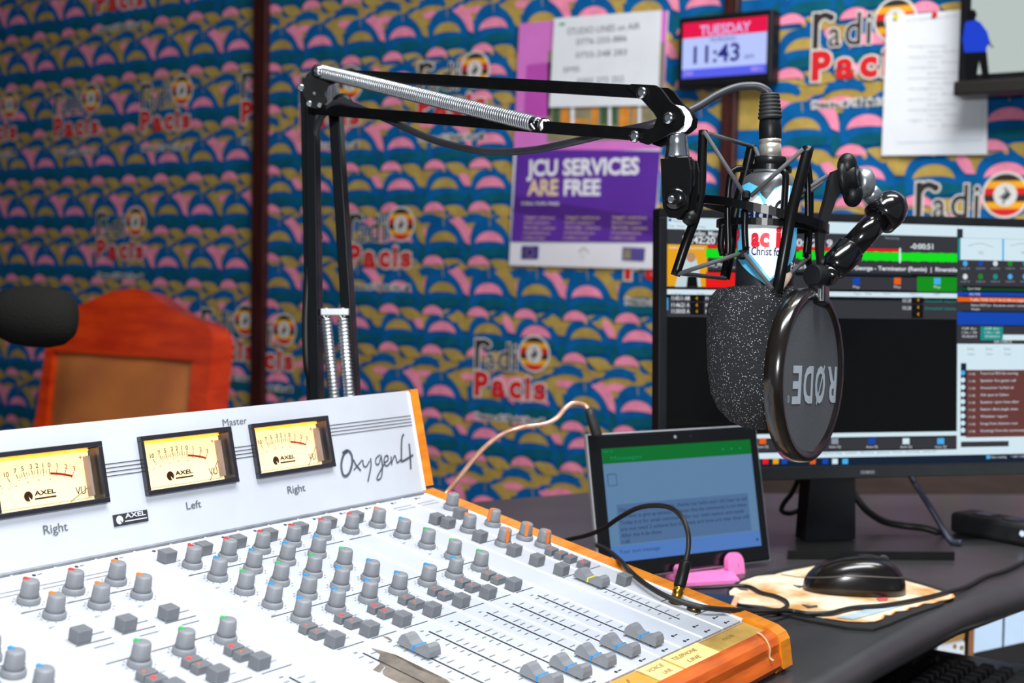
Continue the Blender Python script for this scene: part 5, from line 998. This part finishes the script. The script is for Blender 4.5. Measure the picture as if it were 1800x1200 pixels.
m_ = MB(); m_.lathe(at(1549, 382, PD+.033), td, [(.0125, -.004), (.0158, -.003), (.0162, .003), (.0168, .006), (.0165, .012), (.014, .020), (.009, .0255), (.001, .0275)], M('cap_black', '#111011', .14, coat=.4), 32); m_.build('end_cap', t)
m_ = MB(); m_.lathe(at(1540, 350, PD+.034), (at(1520, 328, PD+.03)-at(1540, 350, PD+.034)), [(.0082, 0), (.0082, .012)], M('cast_zinc', '#9fa5aa', .32, .8, noise=.25, scale=120), 18); m_.lathe(at(1512, 322, PD+.03), R+FW*.2, [(.013, -.004), (.0138, 0), (.0138, .007), (.010, .010)], M('cast_zinc'), 24); m_.build('elbow_joint', t)
wr = (R*.92-FW*.45+U*.12).normalized(); m_ = MB(); wc_ = at(1492, 314, PD+.022)
m_.lathe(wc_, wr, [(.014, -.006), (.0185, -.005), (.0185, 0), (.013, .001), (.013, .007), (.010, .009)], blackp, 28, fins=1, find=.05)
wpz = Frame(wc_, wr.orthogonal(), wr.cross(wr.orthogonal())); m_.ball(at(1489, 291, PD+.018), .0085, blackp, 14, (1, 1, 1.3)); m_.ball(at(1499, 342, PD+.02), .0085, blackp, 14, (1, 1, 1.3)); m_.build('wing_knob', t)
YF = Frame(at(1455, 370, PD+.018), (R*.93+FW*.2), U); yq = lambda p: YF.hit(*p)
m_ = MB(); m_.prism(YF, [yq(p) for p in ((1474, 297), (1488, 300), (1490, 338), (1474, 342), (1468, 350), (1448, 408), (1446, 452), (1450, 470), (1440, 474), (1436, 440), (1435, 402), (1452, 340), (1456, 316), (1462, 302))], -.004, .003, M('strap_black', '#1c1c1e', .3, noise=.1, scale=60)); m_.build('strap_arm', t)
# ------------------------------------------------------------------ cables on the desk and console
def conz(px, py, lift=0): return onplane(px, py, MF.o+MF.z*lift, MF.z)
pj = MF.pt(1.108, .5105, .004); pt_ = at(1206, 985, (pj-CAM).dot(FW)+.012); pax = (pt_-pj).normalized()
t = thing('headphone_cable', 'black cable whose gold tipped plug stands in the console corner socket', 'cable', pj)
m_ = MB(); m_.lathe(pj+pax*.0005, pax, [(.0046, 0), (.0050, .001), (.0050, .0065), (.0044, .0075), (.0050, .0082), (.0050, .0105)], gold, 20); o = m_.build('plug_tip', t); o['label'] = 'gold plug collar'
m_ = MB(); m_.lathe(pj+pax*.0112, pax, [(.0052, 0), (.0056, .001), (.0054, .022), (.0046, .024)], blackp, 20); m_.build('plug_sleeve', t)
rl = (pt_-pj).length-.0352; m_ = MB(); m_.lathe(pj+pax*.0353, pax, [q for i in range(7) for q in ((.0036-i*.00018, rl*i/7), (.0044-i*.00025, rl*(i+.25)/7), (.0044-i*.00025, rl*(i+.6)/7), (.0036-i*.00018, rl*(i+.75)/7))]+[(.0025, rl)], rubber, 18); m_.build('strain_relief', t)
dp = (pj-CAM).dot(FW)
m_ = MB(); m_.tube([pt_-pax*.003]+[at(x, y, dp+d) for x, y, d in ((1210, 962, .014), (1209, 935, .018), (1198, 908, .03), (1178, 892, .05), (1150, 888, .08), (1120, 893, .11), (1088, 910, .15), (1060, 929, .19), (1030, 941, .23), (1000, 948, .27))]+[at(970, 958, dp+.31), at(930, 985, dp+.36)], .0024, cablem, 10); m_.build('cable', t)
t = thing('charging_cable', 'black cable crossing the console corner and mouse mat to the right', 'cable', onz(1400, 1080, DESK))
pts = [at(1050, 958, 1.55), at(1070, 968, 1.46)]+[conz(x, y, .006) + U*0 for x, y in ((1090, 985), (1112, 1008), (1140, 1030), (1172, 1048), (1210, 1061), (1250, 1069))]+[onz(x, y, DESK+z) for x, y, z in ((1310, 1073, .045), (1345, 1073, .02), (1385, 1073, .008), (1420, 1078, .0068), (1460, 1077, .0068), (1500, 1068, .0068), (1560, 1063, .0068), (1620, 1052, .0066), (1668, 1040, .006), (1700, 1030, .0035), (1730, 1014, .0035), (1765, 1003, .0035), (1800, 987, .0035), (1850, 965, .0035))]
m_ = MB(); m_.tube(pts, .0026, cablem, 10); m_.build('cable', t)
t = thing('looped_cable', 'thin black cable making a loop on the torn mouse mat beside the pink holder', 'cable', onz(1330, 1045, DESK))
m_ = MB(); m_.tube([onz(x, y, DESK+z) for x, y, z in ((1200, 1040, .004), (1222, 1034, .0038), (1262, 1032, .004), (1296, 1029, .0062), (1318, 1031, .0066), (1338, 1041, .0066), (1362, 1047, .0066), (1380, 1055, .0066), (1384, 1064, .0066), (1374, 1071, .0066), (1350, 1077, .0045), (1325, 1080, .0035))], .0022, cablem, 8); m_.build('cable', t)
cop = M('copper_clear_sleeve', '#d8a890', .28, .35, noise=.2, scale=120, coat=.5)
t = thing('copper_cable', 'thin copper coloured ribbon cable with black plug in the tablet top', 'cable', at(783, 870, 1.53))
pk0, pk1 = at(1050, 766, 1.566), at(1034, 718, 1.566)
m_ = MB(); m_.lathe(pk0, pk1-pk0, [(.0058, 0), (.0062, .002), (.0058, .014), (.0052, .024), (.0042, (pk1-pk0).length)], rubber, 18); m_.build('plug', t)
m_ = MB(); cpts = catmull([pk1, at(1025, 711, 1.566), at(1008, 709, 1.56), at(995, 716, 1.555), at(978, 735, 1.55), at(955, 746, 1.545), at(915, 752, 1.54), at(880, 765, 1.54), at(850, 788, 1.54), at(826, 815, 1.54), at(803, 845, 1.54), at(783, 868, 1.54), at(770, 885, 1.53), at(762, 905, 1.5)], 8)
vs = []
for i, p in enumerate(cpts):
    d = (cpts[min(i+1, len(cpts)-1)]-cpts[max(i-1, 0)]).normalized(); a_ = d.cross(FW).normalized(); a_ = a_*math.cos(.35*math.sin(i*.16))+FW*math.sin(.35*math.sin(i*.16)); b_ = d.cross(a_)
    vs += [p+a_*.0026+b_*.0011, p-a_*.0026+b_*.0011, p-a_*.0026-b_*.0011, p+a_*.0026-b_*.0011]
n = len(cpts); m_.add(vs, [(i*4+k, i*4+(k+1) % 4, i*4+4+(k+1) % 4, i*4+4+k) for i in range(n-1) for k in range(4)]+[(3, 2, 1, 0), tuple((n-1)*4+k for k in range(4))], cop, True); m_.build('ribbon', t)
for nm, lab, pts, r, mt_ in (('power_cable', 'black cable curling in a loop left of the monitor neck', [(1405, 838, 1.86), (1392, 866, 1.86), (1378, 884, 1.86), (1374, 897, 1.86), (1386, 902, 1.86), (1404, 897, 1.87), (1440, 885, 1.88)], .0034, cablem),
                        ('video_cable', 'thick black cable sagging right of the monitor neck towards the desk', [(1490, 850, 1.86), (1512, 884, 1.87), (1530, 902, 1.88), (1556, 917, 1.89), (1592, 924, 1.89), (1625, 928, 1.88), (1655, 938, 1.87), (1676, 955, 1.84)], .0048, cablem),
                        ('data_cable', 'slanting blue grey cable hanging straight down behind the monitor', [(1598, 832, 1.88), (1612, 855, 1.88), (1636, 893, 1.86), (1658, 930, 1.85), (1672, 952, 1.84), (1690, 962, 1.83)], .0042, M('blue_grey_cable', '#3a3c4e', .45, noise=.1, scale=50))):
    P_ = [at(*p) for p in pts]; P_ = [V((p.x, p.y, max(p.z, DESK+r+.0005))) for p in P_]
    m_ = MB(); m_.tube(P_, r, mt_, 10); single(m_, nm, lab, 'cable')
t = thing('power_strip', 'long black box with a tiny white light on the desk at the right', 'power strip', onz(1745, 955, DESK))
a, b = onz(1668, 936, DESK), onz(1830, 968, DESK); PSF = Frame(a, b-a, V((0, 0, 1)).cross(b-a)); L_ = (b-a).length
m_ = MB().bbox(PSF, 0, 0, L_, .05, .0006, .030, rubber, .006); m_.build('housing', t)
q = PSF.hit(1796, 945); m_ = MB().lathe(PSF.pt(L_*.80, -.0002, .018), -PSF.y, [(.004, 0), (.003, .0016)], M('white_led', '#cfe0ff', emit=1.2), 12); o = m_.build('indicator_light', t); o['label'] = 'white indicator light'
m_ = MB()
for i in range(4): m_.bbox(PSF, .03+i*.045, .012, .055+i*.045, .038, .0301, .0312, blackg, .0004)
m_.build('sockets', t)
# ------------------------------------------------------------------ below the desk edge
TR = .635
t = thing('keyboard_tray', 'dark pull out tray under the desk edge carrying the keyboard', 'tray', (-.5, 1.5, .60))
m_ = MB().bbox(WORLD, -.66, 1.12, -.365, 1.80, TR-.036, TR-.0185, dtop, .004); m_.build('tray_board', t)
for y in (1.135, 1.785): MB().bbox(WORLD, -.64, y-.012, -.60, y+.012, TR-.0184, DESK-.0345, blackm, .001).build('hanger_rail', t)
t = thing('keyboard', 'black computer keyboard on the tray below the desk edge', 'keyboard', (-.475, 1.475, TR-.018))
KX0, KX1, KY0, KY1 = -.545, -.398, 1.255, 1.695
m_ = MB().bbox(WORLD, KX0, KY0, KX1, KY1, TR-.0178, TR-.002, M('keyboard_black', '#161617', .5, noise=.15, scale=60), .004); m_.build('case', t)
km = MB(); prof = [(-.0082, 0), (-.0065, .0085)]
km.add([(-.0082, -.0082, 0), (.0082, -.0082, 0), (.0082, .0082, 0), (-.0082, .0082, 0), (-.0066, -.0064, .0085), (.0060, -.0064, .0078), (.0060, .0064, .0078), (-.0066, .0064, .0085)], [(3, 2, 1, 0), (4, 5, 6, 7), (0, 1, 5, 4), (1, 2, 6, 5), (2, 3, 7, 6), (3, 0, 4, 7)], M('key_black', '#1d1d1f', .38, noise=.15, scale=90)); kmm = km.mesh('key'); ko = V(t.location)
for r_ in range(6):
    for c_ in range(16):
        x = KX0+.018+r_*.0222; y = KY1-.018-c_*.0192
        o = D.objects.new('key', kmm); COL.objects.link(o); o.parent = t; o.location = V((x, y, TR-.0019))-ko
m_ = MB().bbox(WORLD, -.56, KY1+.010, -.372, KY1+.030, TR-.018, TR-.0155, M('white_card', '#eef0f4', .6, noise=.03, scale=20), .0004); m_.bbox(WORLD, -.50, KY1+.0085, -.373, KY1+.0098, TR-.018, TR-.0155, orange)
single(m_, 'card_strip', 'narrow white card with an orange edge lying behind the keyboard', 'card')
UA = math.radians(68.7); UFm = Frame(at(1757, 1130, 2.02), (math.cos(UA), math.sin(UA), 0), (0, 0, 1)); uh = lambda p: UFm.hit(*p)
t = thing('drawer_unit', 'pale blue two panel cabinet with dark frame seen beneath the desk', 'cabinet', (UFm.pt(.1, 0, -.15).x, UFm.pt(.1, 0, -.15).y, 0))
ux0 = uh((1700, 1140))[0]; ux1 = ux0+.46; uy0 = -UFm.o.z+.0; uyt = DESK-.06-UFm.o.z
MB().bbox(UFm, ux0, uy0, ux1, uyt, -.26, -.006, M('cabinet_dark_frame', '#1d1a1a', .5, noise=.15, scale=30), .003).build('carcass', t)
pb = M('panel_pale_blue', '#cfe2f8', .45, noise=.03, scale=15); yb_ = uh((1710, 1148))[1]
xa, xb2, xc_ = uh((1709, 1140))[0], uh((1762, 1120))[0], uh((1766, 1120))[0]
MB().bbox(UFm, xa, yb_, xb2, uyt-.02, -.0058, 0, pb, .001).build('drawer_front', t); MB().bbox(UFm, xc_, yb_, xc_+(xb2-xa), uyt-.02, -.0058, 0, pb, .001).build('drawer_front', t)
m_ = MB().bbox(UFm, uh((1699, 1140))[0], uy0, xa-.001, uyt, -.0058, .004, M('brown_post', '#8a5a34', .5, noise=.2, scale=20), .001); o = m_.build('edge_post', t); o['label'] = 'brown wooden edge post'
XF = Frame(at(1675, 1138, 1.93), (math.cos(UA), math.sin(UA), 0), (0, 0, 1)); xh = lambda p: XF.hit(*p)
t = thing('socket_box', 'small white box with two brown holes tucked under the desk edge', 'socket box', XF.pt(0, 0)); t.location.z = 0
x0, y0 = xh((1648, 1162)); x1, y1 = xh((1698, 1124))
MB().bbox(XF, x0, -XF.o.z, x1, y1, -.05, 0, M('socket_white', '#eef2fa', .4, noise=.02, scale=20), .004).build('casing', t)
MB().bbox(XF, x0+.001, y1+.0002, x1-.001, y1+.03, -.049, -.001, M('ochre_lid', '#b0823c', .6, noise=.15, scale=30), .002).build('lid', t)
for p in ((1678, 1136), (1690, 1138)): m_ = MB(); m_.lathe(XF.pt(*xh(p), .0002), XF.z, [(.0035, 0), (.003, .0012)], M('ochre_lid'), 14); m_.build('hole', t)
# every distant copy of a printed logo is part of the wall; nothing else is left to place
